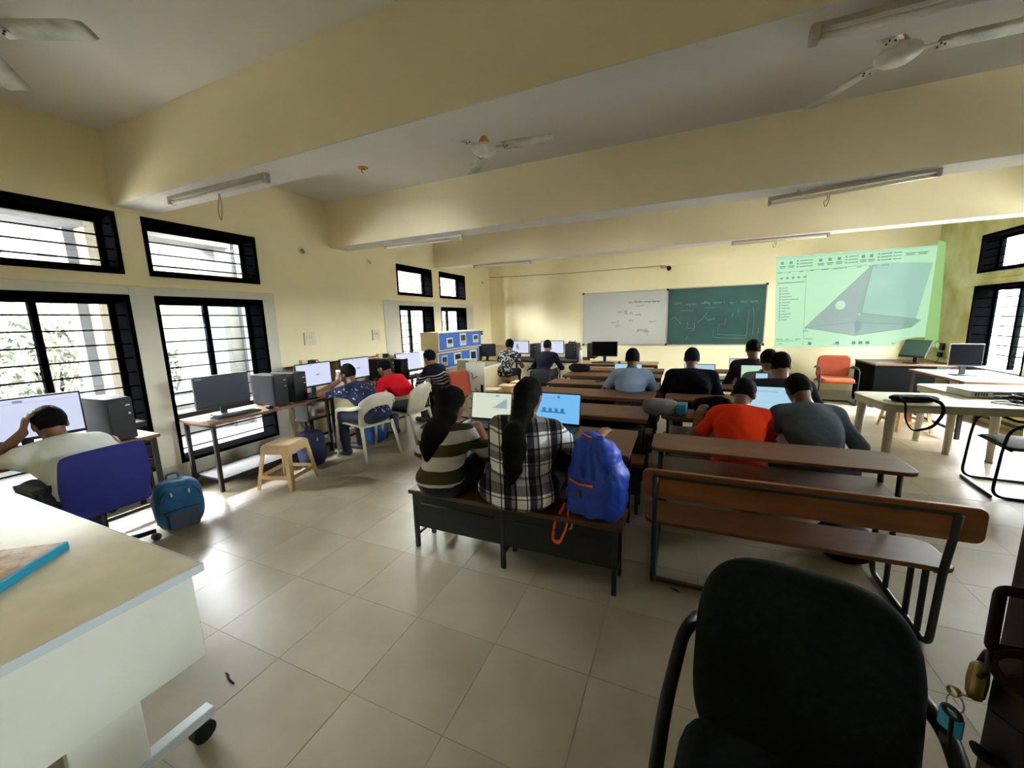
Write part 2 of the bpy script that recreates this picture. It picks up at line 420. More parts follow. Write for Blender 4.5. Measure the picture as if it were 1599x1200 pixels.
# ------------------------------------------------------------------ smooth solid engine (distance field -> surface)
class Field:
    def __init__(s, lo, hi, h):
        s.h = h; s.lo = np.array(lo, float); n = np.ceil((np.array(hi, float) - s.lo) / h).astype(int) + 1
        s.f = np.full(n, 1.0, np.float32); s.n = n
    def block(s, lo, hi):
        a = np.clip(np.floor((np.array(lo) - s.lo) / s.h).astype(int), 0, s.n); b = np.clip(np.ceil((np.array(hi) - s.lo) / s.h).astype(int) + 1, 0, s.n)
        sl = tuple(slice(i, j) for i, j in zip(a, b))
        X = (s.lo[0] + s.h * np.arange(a[0], b[0], dtype=np.float32))[:, None, None]
        Y = (s.lo[1] + s.h * np.arange(a[1], b[1], dtype=np.float32))[None, :, None]
        Z = (s.lo[2] + s.h * np.arange(a[2], b[2], dtype=np.float32))[None, None, :]
        return sl, X, Y, Z
    def merge(s, sl, d, k, op='add'):
        f = s.f[sl]
        if f.size == 0: return
        if op == 'add':
            hh = np.maximum(k - np.abs(f - d), 0) / k if k > 0 else 0
            s.f[sl] = np.minimum(f, d) - hh * hh * k * 0.25
        else:
            d = -d; hh = np.maximum(k - np.abs(f - d), 0) / k if k > 0 else 0
            s.f[sl] = np.maximum(f, d) + hh * hh * k * 0.25
    def cap(s, a, b, ra, rb=None, k=0.03, flat=None, fs=1.0, plane=None, op='add'):
        rb = ra if rb is None else rb
        a = np.array(a, float); b = np.array(b, float); m = max(ra, rb) * max(1, 1 / 1.0) * (1 if fs <= 1 else fs) + k + 2 * s.h
        sl, X, Y, Z = s.block(np.minimum(a, b) - m, np.maximum(a, b) + m)
        px, py, pz = X - a[0], Y - a[1], Z - a[2]
        if flat is not None:
            n = np.array(flat, float); n /= np.linalg.norm(n)
            q = (px * n[0] + py * n[1] + pz * n[2]) * (1 / fs - 1)
            px, py, pz = px + q * n[0], py + q * n[1], pz + q * n[2]
        d = b - a; L2 = max(d @ d, 1e-9)
        t = np.clip((px * d[0] + py * d[1] + pz * d[2]) / L2, 0, 1)
        ds = np.sqrt((px - t * d[0]) ** 2 + (py - t * d[1]) ** 2 + (pz - t * d[2]) ** 2) - (ra + (rb - ra) * t)
        if plane is not None:
            n, c = plane; n = np.array(n, float); c = np.array(c, float)
            ds = np.maximum(ds, (X - c[0]) * n[0] + (Y - c[1]) * n[1] + (Z - c[2]) * n[2])
        s.merge(sl, ds.astype(np.float32), k, op)
    def ell(s, c, r, R=None, k=0.03, op='add', e=2.0):
        c = np.array(c, float); r = np.array(r, float); m = r.max() + k + 2 * s.h
        sl, X, Y, Z = s.block(c - m, c + m)
        R = np.eye(3) if R is None else np.array(R)
        p = [(X - c[0]) * R[0, i] + (Y - c[1]) * R[1, i] + (Z - c[2]) * R[2, i] for i in range(3)]
        if e == 2.0: q = np.sqrt((p[0] / r[0]) ** 2 + (p[1] / r[1]) ** 2 + (p[2] / r[2]) ** 2)
        else: q = (np.abs(p[0] / r[0]) ** e + np.abs(p[1] / r[1]) ** e + np.abs(p[2] / r[2]) ** e) ** (1 / e)
        s.merge(sl, ((q - 1) * r.min()).astype(np.float32), k, op)
    def half(s, n, c, k=0.0):
        """keep only the side where (p-c).n < 0"""
        n = np.array(n, float); n /= np.linalg.norm(n)
        sl, X, Y, Z = s.block(s.lo, s.lo + s.h * (s.n - 1))
        d = ((X - c[0]) * n[0] + (Y - c[1]) * n[1] + (Z - c[2]) * n[2]).astype(np.float32)
        f = s.f[sl]
        if k > 0:
            hh = np.maximum(k - np.abs(f - d), 0) / k; s.f[sl] = np.maximum(f, d) + hh * hh * k * 0.25
        else: s.f[sl] = np.maximum(f, d)
    def wrinkle(s, amp, sc=30.0, ph=0.0):
        sl, X, Y, Z = s.block(s.lo, s.lo + s.h * (s.n - 1))
        w = np.sin(sc * X + 2.2 * np.sin(sc * 0.6 * Z + ph) + ph) * np.sin(sc * 0.8 * Z + 1.7 * np.sin(sc * 0.5 * Y + ph) - ph) * np.cos(sc * 0.45 * Y + 1.3 * np.sin(sc * 0.7 * X))
        s.f += (amp * w).astype(np.float32)
    def mesh(s, name, m, parent=None, shift=(0, 0, 0)):
        f = s.f; h = s.h
        f = np.pad(f, 1, constant_values=1.0)
        lo = s.lo - h
        sg = f < 0
        c8 = [(i, j, k) for i in (0, 1) for j in (0, 1) for k in (0, 1)]
        nx, ny, nz = f.shape
        cnt = np.zeros((nx - 1, ny - 1, nz - 1), np.int8)
        for i, j, k in c8: cnt += sg[i:nx - 1 + i, j:ny - 1 + j, k:nz - 1 + k]
        act = (cnt > 0) & (cnt < 8)
        idx = np.argwhere(act)
        if len(idx) == 0: return None
        ids = np.full(act.shape, -1, np.int32); ids[act] = np.arange(len(idx))
        vals = np.stack([f[idx[:, 0] + i, idx[:, 1] + j, idx[:, 2] + k] for i, j, k in c8], 1)
        acc = np.zeros((len(idx), 3)); n = np.zeros(len(idx))
        C = np.array(c8, float)
        for p in range(8):
            for q in range(p + 1, 8):
                if np.abs(C[p] - C[q]).sum() != 1: continue
                a, b = vals[:, p], vals[:, q]; x = (a < 0) != (b < 0)
                t = np.where(x, a / np.where(x, a - b, 1), 0)
                pt = C[p] + t[:, None] * (C[q] - C[p])
                acc += pt * x[:, None]; n += x
        V = lo + (idx + acc / n[:, None]) * h + np.array(shift)
        F = []
        for ax in range(3):
            o1, o2 = (ax + 1) % 3, (ax + 2) % 3
            A = [slice(1, -1)] * 3; A[ax] = slice(0, -1); B = [slice(1, -1)] * 3; B[ax] = slice(1, None)
            A, B = tuple(A), tuple(B)
            x = np.argwhere(sg[A] != sg[B])
            if len(x) == 0: continue
            pos = x.copy(); pos[:, o1] += 1; pos[:, o2] += 1
            inside = sg[pos[:, 0], pos[:, 1], pos[:, 2]]
            def cell(d1, d2):
                q = pos.copy(); q[:, o1] -= d1; q[:, o2] -= d2; return ids[q[:, 0], q[:, 1], q[:, 2]]
            quad = np.stack([cell(1, 1), cell(0, 1), cell(0, 0), cell(1, 0)], 1)
            quad[~inside] = quad[~inside][:, ::-1]
            F.append(quad)
        F = np.concatenate(F)
        me = bpy.data.meshes.new(name)
        me.vertices.add(len(V)); me.vertices.foreach_set('co', V.astype(np.float32).ravel())
        me.loops.add(F.size); me.loops.foreach_set('vertex_index', F.astype(np.int32).ravel())
        me.polygons.add(len(F)); me.polygons.foreach_set('loop_start', np.arange(0, F.size, 4, dtype=np.int32))
        me.polygons.foreach_set('loop_total', np.full(len(F), 4, np.int32)) if bpy.app.version < (4, 1, 0) else None
        me.polygons.foreach_set('use_smooth', np.ones(len(F), bool))
        me.update(calc_edges=True); me.validate()
        me.materials.append(m)
        o = bpy.data.objects.new(name, me); COL.objects.link(o)
        if parent: o.parent = parent
        return o
# ------------------------------------------------------------------ room shell
XL, XR, YF, YB, ZC = -4.75, 4.05, 9.5, -0.02, 3.35
fl = struct('floor')
MB().bb(XL - .3, XR + .3, YB - .3, YF + .3, -0.2, -0.0015).build('floor_bed', M['grout'], fl)
T = 0.48; g = 0.0016
cells = []
for i in range(-10, 11):
    for j in range(-4, 19):
        x0, y0 = -0.33 + i * T, 1.063 + j * T
        a, b, c, d = max(x0, XL), min(x0 + T, XR), max(y0, YB), min(y0 + T, YF)
        if b - a < .02 or d - c < .02: continue
        cx, cy = (a + b) / 2, (c + d) / 2
        dz = cx * fw.x + cy * fw.y + (0 - 1.62) * fw.z
        ang = abs(math.atan2(-cx * math.cos(yaw) - cy * math.sin(yaw), -cx * math.sin(yaw) + cy * math.cos(yaw)))
        cells.append(((ang > 1.0 or cy < .3), math.hypot(cx, cy), a, b, c, d))
cells.sort()
full = None; rest = MB(); protos = []
for n, (bad, dist, a, b, c, d) in enumerate(cells):
    if n < 296:
        if abs(b - a - T) < 1e-6 and abs(d - c - T) < 1e-6:
            k = (n * 7 + int(a * 13)) % 3
            if len(protos) < 3:
                k = len(protos)
                t = MB().bb(-T / 2 + g, T / 2 - g, -T / 2 + g, T / 2 - g, -0.012, 0).build('tile', M['tiles'][k], fl)
                protos.append(t.data)
            else:
                t = bpy.data.objects.new('tile', protos[k]); COL.objects.link(t); t.parent = fl
            t.location = ((a + b) / 2, (c + d) / 2, random.uniform(-.0003, 0))
        else:
            MB().bb(a + g, b - g, c + g, d - g, -0.012, -.0002).build('tile', M['tiles'][n % 3], fl)
    else:
        rest.bb(a + g, b - g, c + g, d - g, -0.012, -.0002)
tag(rest.build('tile_field', M['tiles'][0], fl), kind='stuff')

def wall_cells(u0, u1, z0, z1, holes):
    us = sorted({u0, u1} | {h[0] for h in holes} | {h[1] for h in holes}); zs = sorted({z0, z1} | {h[2] for h in holes} | {h[3] for h in holes})
    for i in range(len(us) - 1):
        for j in range(len(zs) - 1):
            cu, cz = (us[i] + us[i + 1]) / 2, (zs[j] + zs[j + 1]) / 2
            if not any(h[0] < cu < h[1] and h[2] < cz < h[3] for h in holes):
                yield us[i], us[i + 1], zs[j], zs[j + 1]
UP, LO = (2.14, 2.69), (0.24, 1.955)
colsL = [(0.86, 1.98), (2.165, 3.25), (5.78, 6.86), (7.13, 8.20)]
colsR = [(2.165, 3.25), (5.88, 6.95), (7.17, 8.35)]
TH = 0.26
w = MB()
for a, b, c, d in wall_cells(YB - .3, YF + .3, 0, ZC, [(y0, y1) + z for y0, y1 in colsL for z in (UP, LO)]): w.bb(XL - TH, XL, a, b, c, d)
o = w.build('wall_left', M['wall']); tag(o, kind='structure')
w = MB()
for a, b, c, d in wall_cells(YB - .3, YF + .3, 0, ZC, [(y0, y1) + z for y0, y1 in colsR for z in (UP, LO) if y0 > 5 or z is UP]): w.bb(XR, XR + TH, a, b, c, d)
o = w.build('wall_right', M['stained']); tag(o, kind='structure')
o = MB().bb(XL, XR, YF, YF + TH, 0, ZC).build('wall_front', M['wall']); tag(o, kind='structure')
w = MB()
for a, b, c, d in wall_cells(XL, XR, 0, ZC, [(-0.75, 0.98, 0, 2.15)]): w.bb(a, b, YB - TH, YB, c, d)
o = w.build('wall_back', M['wall']); tag(o, kind='structure')
o = MB().bb(-3, 3, -2.2, -2.0, -.2, 3.0).bb(-3.2, -3, -2.2, YB - TH, -.2, 2.75).bb(3, 3.2, -2.2, YB - TH, -.2, 2.75).build('trim_20', M['wall']); tag(o, kind='structure')  # unseen corridor walls added to shut daylight out of the doorway
o = MB().bb(-3, 3, -2.2, YB - TH, 2.6, 2.75).build('trim_21', M['ceiling']); tag(o, kind='structure')  # unseen corridor roof, added with the walls to block the sky
o = MB().bb(-3, 3, -2.2, YB - TH, -.2, -.002).build('trim_22', M['tiles'][1]); tag(o, kind='structure')
o = MB().bb(XL - TH, XR + TH, YB - TH, YF + TH, ZC, ZC + .2).build('ceiling', M['ceiling']); tag(o, kind='structure')
n = 1
for y0, y1 in ((1.98, 2.30), (4.36, 4.68), (6.96, 7.26)):
    b = struct('trim_%d' % n); n += 1
    MB().bb(XL, XR, y0, y1, 2.745, ZC).build('beam', M['beam'], b)
    MB().bb(XL, XR, y0 + .001, y1 - .001, 2.738, 2.745).build('beam_soffit', M['ceiling'], b)
# wall band, dado ledge and plaster borders
o = MB().bb(XL, XR, YF - .025, YF, 2.735, ZC).build('trim_%d' % n, M['wall']); tag(o, kind='structure'); n += 1
o = MB().bb(XL, -2.2, YF - .03, YF, .955, .985).build('trim_%d' % n, M['beige_pale']); tag(o, kind='structure'); n += 1
for xs, cols, yy in ((XL, (colsL[0], colsL[1]), (.7, 3.40)), (XL, (colsL[2], colsL[3]), (5.38, 8.55)), (XR, (colsR[1], colsR[2]), (5.6, 8.62))):
    m = MB(); x0, x1 = (xs, xs + .012) if xs < 0 else (xs - .012, xs)
    for a, b, c, d in wall_cells(yy[0], yy[1], 0.0, 2.04, [(p, q) + LO for p, q in cols]): m.bb(x0, x1, a, b, c, d)
    o = m.build('trim_%d' % n, M['wall_white'] if xs < 0 else M['stained'], bevel=0.004); tag(o, kind='structure'); n += 1
m = MB().bb(XL, XL + .012, YB, .7, 0, .1).bb(XL, XL + .012, 3.4, 5.38, 0, .1).bb(XL, XL + .012, 8.55, YF, 0, .1)
o = m.build('baseboard_left', M['wall_white']); tag(o, kind='structure')
o = MB().bb(XL, XR, YF - .012, YF, 0, .1).build('baseboard_front', M['wall_white']); tag(o, kind='structure')

# windows: black lined openings with grilles, sliding sashes and panes
def window(num, side, y0, y1, z0, z1, nb, lower):
    s = 1 if side == 'L' else -1
    W = struct('window_%d' % num)
    X = (lambda d: XL - d) if side == 'L' else (lambda d: XR + d)
    def b(m, d0, d1, a0, a1, c0, c1): m.bb(min(X(d0), X(d1)), max(X(d0), X(d1)), a0, a1, c0, c1)
    t = .035
    m = MB()
    for a in ((y0, y0 + t, z0, z1), (y1 - t, y1, z0, z1), (y0 + t, y1 - t, z0, z0 + t), (y0 + t, y1 - t, z1 - t, z1)): b(m, -.014, .245, *a)
    m.build('window_frame', M['black_paint'], W, bevel=.004)
    zs = .70 if lower else z0 + t
    m = MB(); ym = (y0 + y1) / 2; f = .045
    sashes = [(y0 + t, ym + f / 2, zs), (ym - f / 2, y1 - t, zs)] if lower else [(y0 + t, y1 - t, zs)]
    for k, (a, c, zb) in enumerate(sashes):
        d0 = .17 + .03 * k; m = MB()
        for q in ((a, a + f, zb, z1 - t), (c - f, c, zb, z1 - t), (a + f, c - f, zb, zb + f), (a + f, c - f, z1 - t - f, z1 - t)): b(m, d0, d0 + .026, *q)
        m.build('sash', M['black_paint'], W, bevel=.003)
        m = MB(); b(m, d0 + .01, d0 + .015, a + f, c - f, zb + f, z1 - t - f); m.build('pane', M['glass'], W)
    if lower:
        m = MB(); b(m, .0, .235, y0 + t, y1 - t, .70, .755); m.build('transom', M['dark_frame'], W, bevel=.004)
        zz = [.38, .52] + [.755 + (z1 - .755) * (i + .6) / nb for i in range(nb)]
    else: zz = [z0 + (z1 - z0) * (i + 1) / (nb + 1) for i in range(nb)]
    for z in zz:
        MB().tube([(X(.035), y0 + t, z), (X(.035), y1 - t, z)], .0075, 6).build('grille_bar', M['black_paint'], W, smooth=True)
k = 1
for side, cols in (('L', colsL), ('R', colsR)):
    for y0, y1 in cols:
        window(k, side, y0, y1, UP[0], UP[1], 4, False); k += 1
        if side == 'L' or y0 > 5: window(k, side, y0, y1, LO[0], LO[1], 9, True); k += 1

# ------------------------------------------------------------------ outdoors beyond the left windows
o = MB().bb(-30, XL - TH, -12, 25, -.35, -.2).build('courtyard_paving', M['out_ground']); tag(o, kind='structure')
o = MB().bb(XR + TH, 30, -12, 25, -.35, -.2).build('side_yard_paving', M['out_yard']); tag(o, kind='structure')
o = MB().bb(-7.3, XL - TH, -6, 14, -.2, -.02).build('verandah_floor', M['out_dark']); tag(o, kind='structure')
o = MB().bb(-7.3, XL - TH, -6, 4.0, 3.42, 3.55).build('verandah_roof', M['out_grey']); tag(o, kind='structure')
t = thing('added_side_building', 'pale building added across the side yard to cut daylight through the right windows', 'building', (11, 5, 0))  # building added to block part of the sky from the right windows
MB().bb(0, 1, -14, 16, -.3, 3.0).build('facade', M['out_white2'], t)
o = MB().bb(5.35, 7.4, 6.05, 6.25, -.3, 3.6).build('added_shade_wall', M['out_white2']); tag(o, kind='structure')  # unseen wall added to keep window light off the front wall
o = MB().bb(XR + TH, XR + TH + .75, 1.6, 9.2, 2.76, 2.84).build('window_sunshade', M['out_yard']); tag(o, kind='structure')  # unseen overhang added to cut high sky light on the floor
for i in range(6): MB().bb(-.1, 0, -12 + i * 4, -10 + i * 4, 1, 3).build('wall_panel', M['out_yard'], t)
t = thing('parapet_wall', 'low pale grey parapet wall with ledges outside the left windows', 'wall', (-7.1, 1.0, 0))
MB().bb(-.1, .1, -7, 3.1, -.2, .42).build('wall_body', M['out_grey'], t)
MB().bb(-.16, .16, -7, 3.1, .42, .5).build('coping', M['out_white'], t)
MB().bb(-.05, .05, -7, 3.1, .62, .68).build('handrail', M['out_white'], t)
for y in (-4, -2.5, -1, .5): MB().bb(-.04, .04, y, y + .08, .5, .62).build('baluster', M['out_white'], t)
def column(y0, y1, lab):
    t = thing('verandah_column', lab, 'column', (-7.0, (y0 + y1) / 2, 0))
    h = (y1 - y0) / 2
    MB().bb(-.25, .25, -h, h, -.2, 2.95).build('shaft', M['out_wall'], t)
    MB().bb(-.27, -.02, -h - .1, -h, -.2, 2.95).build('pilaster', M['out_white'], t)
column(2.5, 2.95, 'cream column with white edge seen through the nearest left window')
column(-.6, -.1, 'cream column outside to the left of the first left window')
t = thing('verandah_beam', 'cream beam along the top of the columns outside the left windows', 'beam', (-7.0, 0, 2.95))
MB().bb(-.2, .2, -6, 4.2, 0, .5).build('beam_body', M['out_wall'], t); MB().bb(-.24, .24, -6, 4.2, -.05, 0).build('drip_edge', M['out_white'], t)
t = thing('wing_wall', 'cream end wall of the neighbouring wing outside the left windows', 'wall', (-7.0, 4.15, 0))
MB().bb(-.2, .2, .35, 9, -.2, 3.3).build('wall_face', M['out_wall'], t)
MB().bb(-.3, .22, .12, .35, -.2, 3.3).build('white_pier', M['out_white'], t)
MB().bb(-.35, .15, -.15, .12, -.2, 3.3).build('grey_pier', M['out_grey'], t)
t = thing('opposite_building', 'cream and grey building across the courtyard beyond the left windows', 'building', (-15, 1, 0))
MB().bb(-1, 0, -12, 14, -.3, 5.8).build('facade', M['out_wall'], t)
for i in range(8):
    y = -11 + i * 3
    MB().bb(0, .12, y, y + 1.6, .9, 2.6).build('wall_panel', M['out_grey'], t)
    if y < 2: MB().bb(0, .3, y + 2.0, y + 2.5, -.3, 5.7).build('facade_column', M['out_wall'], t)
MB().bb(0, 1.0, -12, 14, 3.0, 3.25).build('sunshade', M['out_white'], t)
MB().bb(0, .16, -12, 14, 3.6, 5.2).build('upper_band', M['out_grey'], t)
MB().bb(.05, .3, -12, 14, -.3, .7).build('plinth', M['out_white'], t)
def shrub(loc, r, h, lab, seed):
    rnd = random.Random(seed)
    t = thing('shrub', lab, 'shrub', loc, group='shrubs in the courtyard')
    m = MB()
    for i in range(7):
        a = i * 2.4; m.tube([(0, 0, 0), (.3 * r * math.cos(a), .3 * r * math.sin(a), h * .45), (.8 * r * math.cos(a), .8 * r * math.sin(a), h * .85)], [.03, .022, .008], 5)
    m.build('stem', M['rust'], t)
    m = MB()
    for i in range(900):
        while True:
            p = Vector((rnd.uniform(-1, 1), rnd.uniform(-1, 1), rnd.uniform(-1, 1)))
            if .35 < p.length < 1: break
        c = Vector((p.x * r, p.y * r, h * .6 + p.z * h * .42)); R = rotm(rnd.uniform(0, 6), rnd.uniform(0, 6), rnd.uniform(0, 6)); s = rnd.uniform(.05, .1)
        m.add([c + R @ Vector(q) for q in ((-s, 0, 0), (0, -s * .4, .01), (s, 0, 0), (0, s * .4, .01))], [(0, 1, 2, 3)])
    tag(m.build('foliage', M['leaf'], t), kind='stuff')
shrub((-8.6, 2.45, -.2), .7, 2.1, 'leafy green shrub behind the parapet, beside the cream column', 1)
shrub((-9.4, 4.0, -.2), .5, 1.9, 'leafy green shrub seen through the second left window', 2)
shrub((-9.6, 1.1, -.2), .45, 1.4, 'smaller green shrub in the courtyard left of the others', 3)


# ------------------------------------------------------------------ entrance door leaf with latch, padlock and keys
D = struct('door_1')
O_, U_, V_ = Vector((.491, .807, 0)), Vector((.485, -.874, 0)), Vector((-.874, -.485, 0))
def dl(u, v, z): return O_ + U_ * u + V_ * v + Vector((0, 0, z))
RD = Matrix((U_, V_, Vector((0, 0, 1)))).transposed()
MB().box(dl(.46, -.02, 1.06), (.92, .04, 2.08), RD).build('door_leaf', M['door'], D, bevel=.003)
MB().box(dl(.04, .004, 1.06), (.08, .008, 2.08), RD).build('edge_strip', M['iron'], D)
MB().tube(fillet([dl(.03, 0, 1.195), dl(.010, .043, 1.199), dl(.011, .043, 1.10), dl(.03, 0, 1.10)], .010), .005, 8, ry=.009).build('door_handle', M['iron'], D, smooth=True)
MB().tube(fillet([dl(.05, 0, 1.105), dl(.02, .03, 1.10), dl(.014, .05, 1.085), dl(.04, .04, 1.045), dl(.07, 0, 1.03)], .02), .007, 8).build('hasp_staple', M['iron'], D, smooth=True)
MB().box(dl(.055, .025, 1.03), (.07, .05, .06), RD).build('hasp_plate', M['iron'], D, bevel=.008)
MB().tube(fillet([dl(.04, 0, .897), dl(.014, .02, .897), dl(.013, .042, .922)], .012), [.010] * 7 + [.006], 8).build('bolt_knob', M['iron'], D, smooth=True)
t = thing('padlock', 'round worn brass padlock hanging from the latch of the dark door', 'padlock', dl(.014, .06, 1.045))
ax = Vector((-.866, .5, 0)); RP = ax.to_track_quat('Z', 'Y').to_matrix()
MB().lathe([(.004, -.012), (.021, -.0105), (.028, -.006), (.030, 0), (.028, .006), (.021, .0105), (.004, .012)], 24, (0, 0, 0), RP).build('padlock_body', M['brass'], t, smooth=True)
for s_ in (-1, 1): MB().tube([RP @ Vector((.0265 * math.cos(a * PI / 12), .0265 * math.sin(a * PI / 12), s_ * .0072)) for a in range(24)], .0012, 5, closed=True).build('rim', M['brass'], t, smooth=True)
MB().tube(fillet([RP @ Vector((0, .0, 0)) + Vector((-.012, -.02, .02)) * .8, Vector((.0, -.018, .05)), Vector((.012, .012, .05)), Vector((.008, .016, .022))], .02), .0042, 8).build('shackle', M['iron'], t, smooth=True)
t = thing('door_key', 'flat brass key stuck in the round padlock', 'key', dl(.008, .08, 1.016), math.radians(-61))
MB().tube([(-.006 + .0075 * math.cos(a * PI / 10), 0, .0075 * math.sin(a * PI / 10)) for a in range(20)], .0042, 6, closed=True, ry=.0012).build('bow', M['brass'], t, smooth=True)
MB().tube([(.004, 0, .004), (.018, -.008, .016)], .003, 6, ry=.0014).build('blade', M['brass'], t)
t = thing('key_ring', 'thin steel split ring linking the brass key to the hanging keys', 'key ring', dl(.008, .083, 1.0), math.radians(-61))
MB().tube([(.011 * math.cos(a * PI / 8), .003 * math.sin(a * PI / 8), .013 * math.sin(a * PI / 8)) for a in range(16)], .0011, 6, closed=True).build('ring', M['silver'], t, smooth=True)
t = thing('hanging_key', 'old dark iron key with a round bow hanging below the padlock', 'key', dl(.008, .086, .984), math.radians(-61))
MB().tube([(.011 * math.cos(a * PI / 9), 0, .0075 * math.sin(a * PI / 9)) for a in range(18)], .0036, 6, closed=True).build('bow', M['iron'], t, smooth=True)
MB().tube([(.001, 0, -.008), (.004, 0, -.066)], .003, 8).build('shank', M['iron'], t, smooth=True)
MB().bb(-.011, .003, -.001, .001, -.063, -.048).build('bit', M['iron'], t, bevel=.001)
t = thing('key_tag', 'bright cyan plastic tag hanging behind the old key', 'key tag', dl(.002, .075, .958), math.radians(-61))
MB().prism(rrect(-.017, .016, -.020, .018, .004), -.0015, .0015, XZ).build('tag_plate', M['cyan'], t, bevel=.0008)
# ------------------------------------------------------------------ benches and desks of the two columns
def beam_box(m, p, q, w, d):
    """square section bar from p to q"""
    p, q = Vector(p), Vector(q); t = q - p; R = t.to_track_quat('Z', 'Y').to_matrix()
    m.box((p + q) / 2, (w, d, t.length), R); return m
def dual_desk(loc, w, label, back, group):
    """desk and seat on one tubular frame, student faces +Y; origin: floor under left end of the seat's rear edge"""
    t = thing('dual_desk', label, 'school desk', loc, 0, group)
    MB().prism(rrect(0, w, .385, .765, .06), .728, .752, XY).build('desk_top', [M['wood_top']], t, bevel=.005)
    MB().prism(rrect(.06, w - .06, .42, .72, .02), .575, .592, XY).build('book_shelf', M['wood_edge'], t, bevel=.003)
    MB().prism(rrect(0, w, .0, .28, .06), .408, .432, XY).build('seat_board', M['wood_top'], t, bevel=.005)
    if back:
        MB().prism(rrect(-.01, w + .03, .60, .765, .035), -.055, -.03, XZ).build('backrest_board', M['back_wood'], t, bevel=.005)
        MB().bb(.05, w - .06, -.068, -.055, .722, .738).build('backrest_strip', M['steel_dark'], t, bevel=.002)
    for x in (.06, w - .07):
        if back: pts = [(x, -.07, .73), (x, -.02, .43), (x, 0.0, .018), (x, .62, .018), (x, .66, .72)]
        else: pts = [(x, .04, .41), (x, .03, .018), (x, .62, .018), (x, .66, .72)]
        MB().tube(fillet(pts, .07), .016, 8).build('frame_tube', M['steel_dark'], t, smooth=True)
        m = MB().tube([(x, .10, .02), (x, .10, .41)], .014, 8).tube([(x, .22, .02), (x, .22, .41)], .014, 8).build('seat_support', M['steel_dark'], t, smooth=True)
        MB().tube([(x, .44, .02), (x, .44, .73)], .014, 8).build('desk_leg', M['steel_dark'], t, smooth=True)
        beam_box(MB(), (x, .02, .40), (x, .27, .40), .02, .014).build('seat_bracket', M['steel_dark'], t)
    beam_box(MB(), (.06, .06, .015), (w - .07, .06, .015), .022, .022).build('floor_bar', M['rust'], t)
    beam_box(MB(), (.06, .66, .30), (w - .07, .66, .30), .022, .022).build('cross_bar', M['steel_dark'], t)
    return t
W_R = 1.38
gR = 'dual desks of the right column'
dual_desk((-.165, 2.29, 0), W_R, 'nearest brown desk with seat and orange-brown backrest, empty, behind the black chair', True, gR)
labs = ['brown desk unit where the orange and grey shirted students sit', 'brown desk unit third from the front camera side, in the right column', 'brown desk unit of the man in black in the right column', 'brown desk unit under the student in dark maroon', 'farthest brown desk unit in the right column, below the chalkboard']
for i, y in enumerate((3.19, 4.0, 4.79, 5.58, 6.36)): dual_desk((-.145, y, 0), W_R, labs[i], False, gR)

def long_desk(loc, w, d, label, group, sheet=False, z=.75):
    t = thing('long_desk', label, 'school desk', loc, 0, group)
    MB().prism(rrect(0, w, 0, d, .02), z - .026, z, XY).build('desk_top', M['wood_top'], t, bevel=.004)
    MB().bb(.0, w, -.006, 0.004, z - .04, z - .004).build('front_edging', M['wood_edge'], t, bevel=.002)
    MB().bb(.05, w - .05, .06, d - .05, z - .19, z - .175).build('book_shelf', M['sheet'], t)
    for x in (.04, w / 2, w - .06):
        for y in (.05, d - .05): beam_box(MB(), (x, y, 0), (x, y, z - .026), .028, .028).build('leg', M['steel_dark'], t, bevel=.002)
        m = MB(); beam_box(m, (x, .05, .12), (x, d - .05, .12), .02, .02); beam_box(m, (x, .05, z - .04), (x, d - .05, z - .04), .022, .022); m.build('stretcher', M['steel_dark'], t)
    MB().bb(.04, w - .05, d - .055, d - .045, z - .36, z - .05).build('modesty_sheet', M['sheet'], t)
    return t
def low_bench(loc, w, d, label, group, sheet=True):
    t = thing('low_bench', label, 'bench', loc, 0, group); z = .45
    MB().prism(rrect(0, w, 0, d, .015), z - .028, z, XY).build('seat_board', M['wood_top'], t, bevel=.004)
    MB().bb(0, w, -.006, .004, z - .03, z - .003).build('front_edging', M['wood_edge'], t, bevel=.002)
    for x in (.035, w * .5 - .02, w - .045):
        for y in (.025, d - .025): beam_box(MB(), (x, y, 0), (x, y, z - .028), .028, .028).build('leg', M['steel_dark'], t, bevel=.002)
        m = MB(); beam_box(m, (x, .025, .10), (x, d - .025, .10), .018, .018); m.build('stretcher', M['steel_dark'], t)
    if sheet:
        MB().bb(.03, w - .03, .014, .020, .17, z - .028).build('front_sheet', M['sheet'], t)
        MB().bb(.03, w - .03, .03, d - .03, .17, .178).build('under_shelf', M['sheet'], t)
        for x0, x1 in ((.06, w * .47), (w * .53, w - .06)):
            m = MB(); m.tube([(x0 + .03, .012, .35), (x1 - .03, .012, .35)], .005, 6); m.build('pressed_rib', M['sheet'], t, smooth=True)
    return t
low_bench((-1.755, 2.10, 0), 1.49, .25, 'low bench with dark metal front panel where the two women sit', 'benches of the left column')
gL = 'long desks of the left column'
long_desk((-1.75, 2.46, 0), 1.47, .60, "brown desk carrying the two women's laptops", gL)
rows = [(3.45, .50, 'second brown desk of the left column, empty, just past the women'), (4.33, .50, 'third brown desk of the left column, empty, before the man in light blue'),
        (5.12, .42, 'brown desk of the left column where the man in light blue sits'), (5.92, .42, 'fifth brown desk of the left column, beyond the man in light blue'), (6.62, .42, 'farthest brown desk of the left column, by the dark bag')]
for i, (y, d, l) in enumerate(rows):
    long_desk((-1.72, y, 0), 1.47, d, l, gL)
    low_bench((-1.72, y - .30, 0), 1.47, .24, ['plain brown bench between the first two desks of the left column', 'plain brown bench at the third desk of the left column', 'brown bench under the man in light blue', 'plain brown bench at the fifth desk of the left column', 'farthest brown bench of the left column'][i], 'benches of the left column')
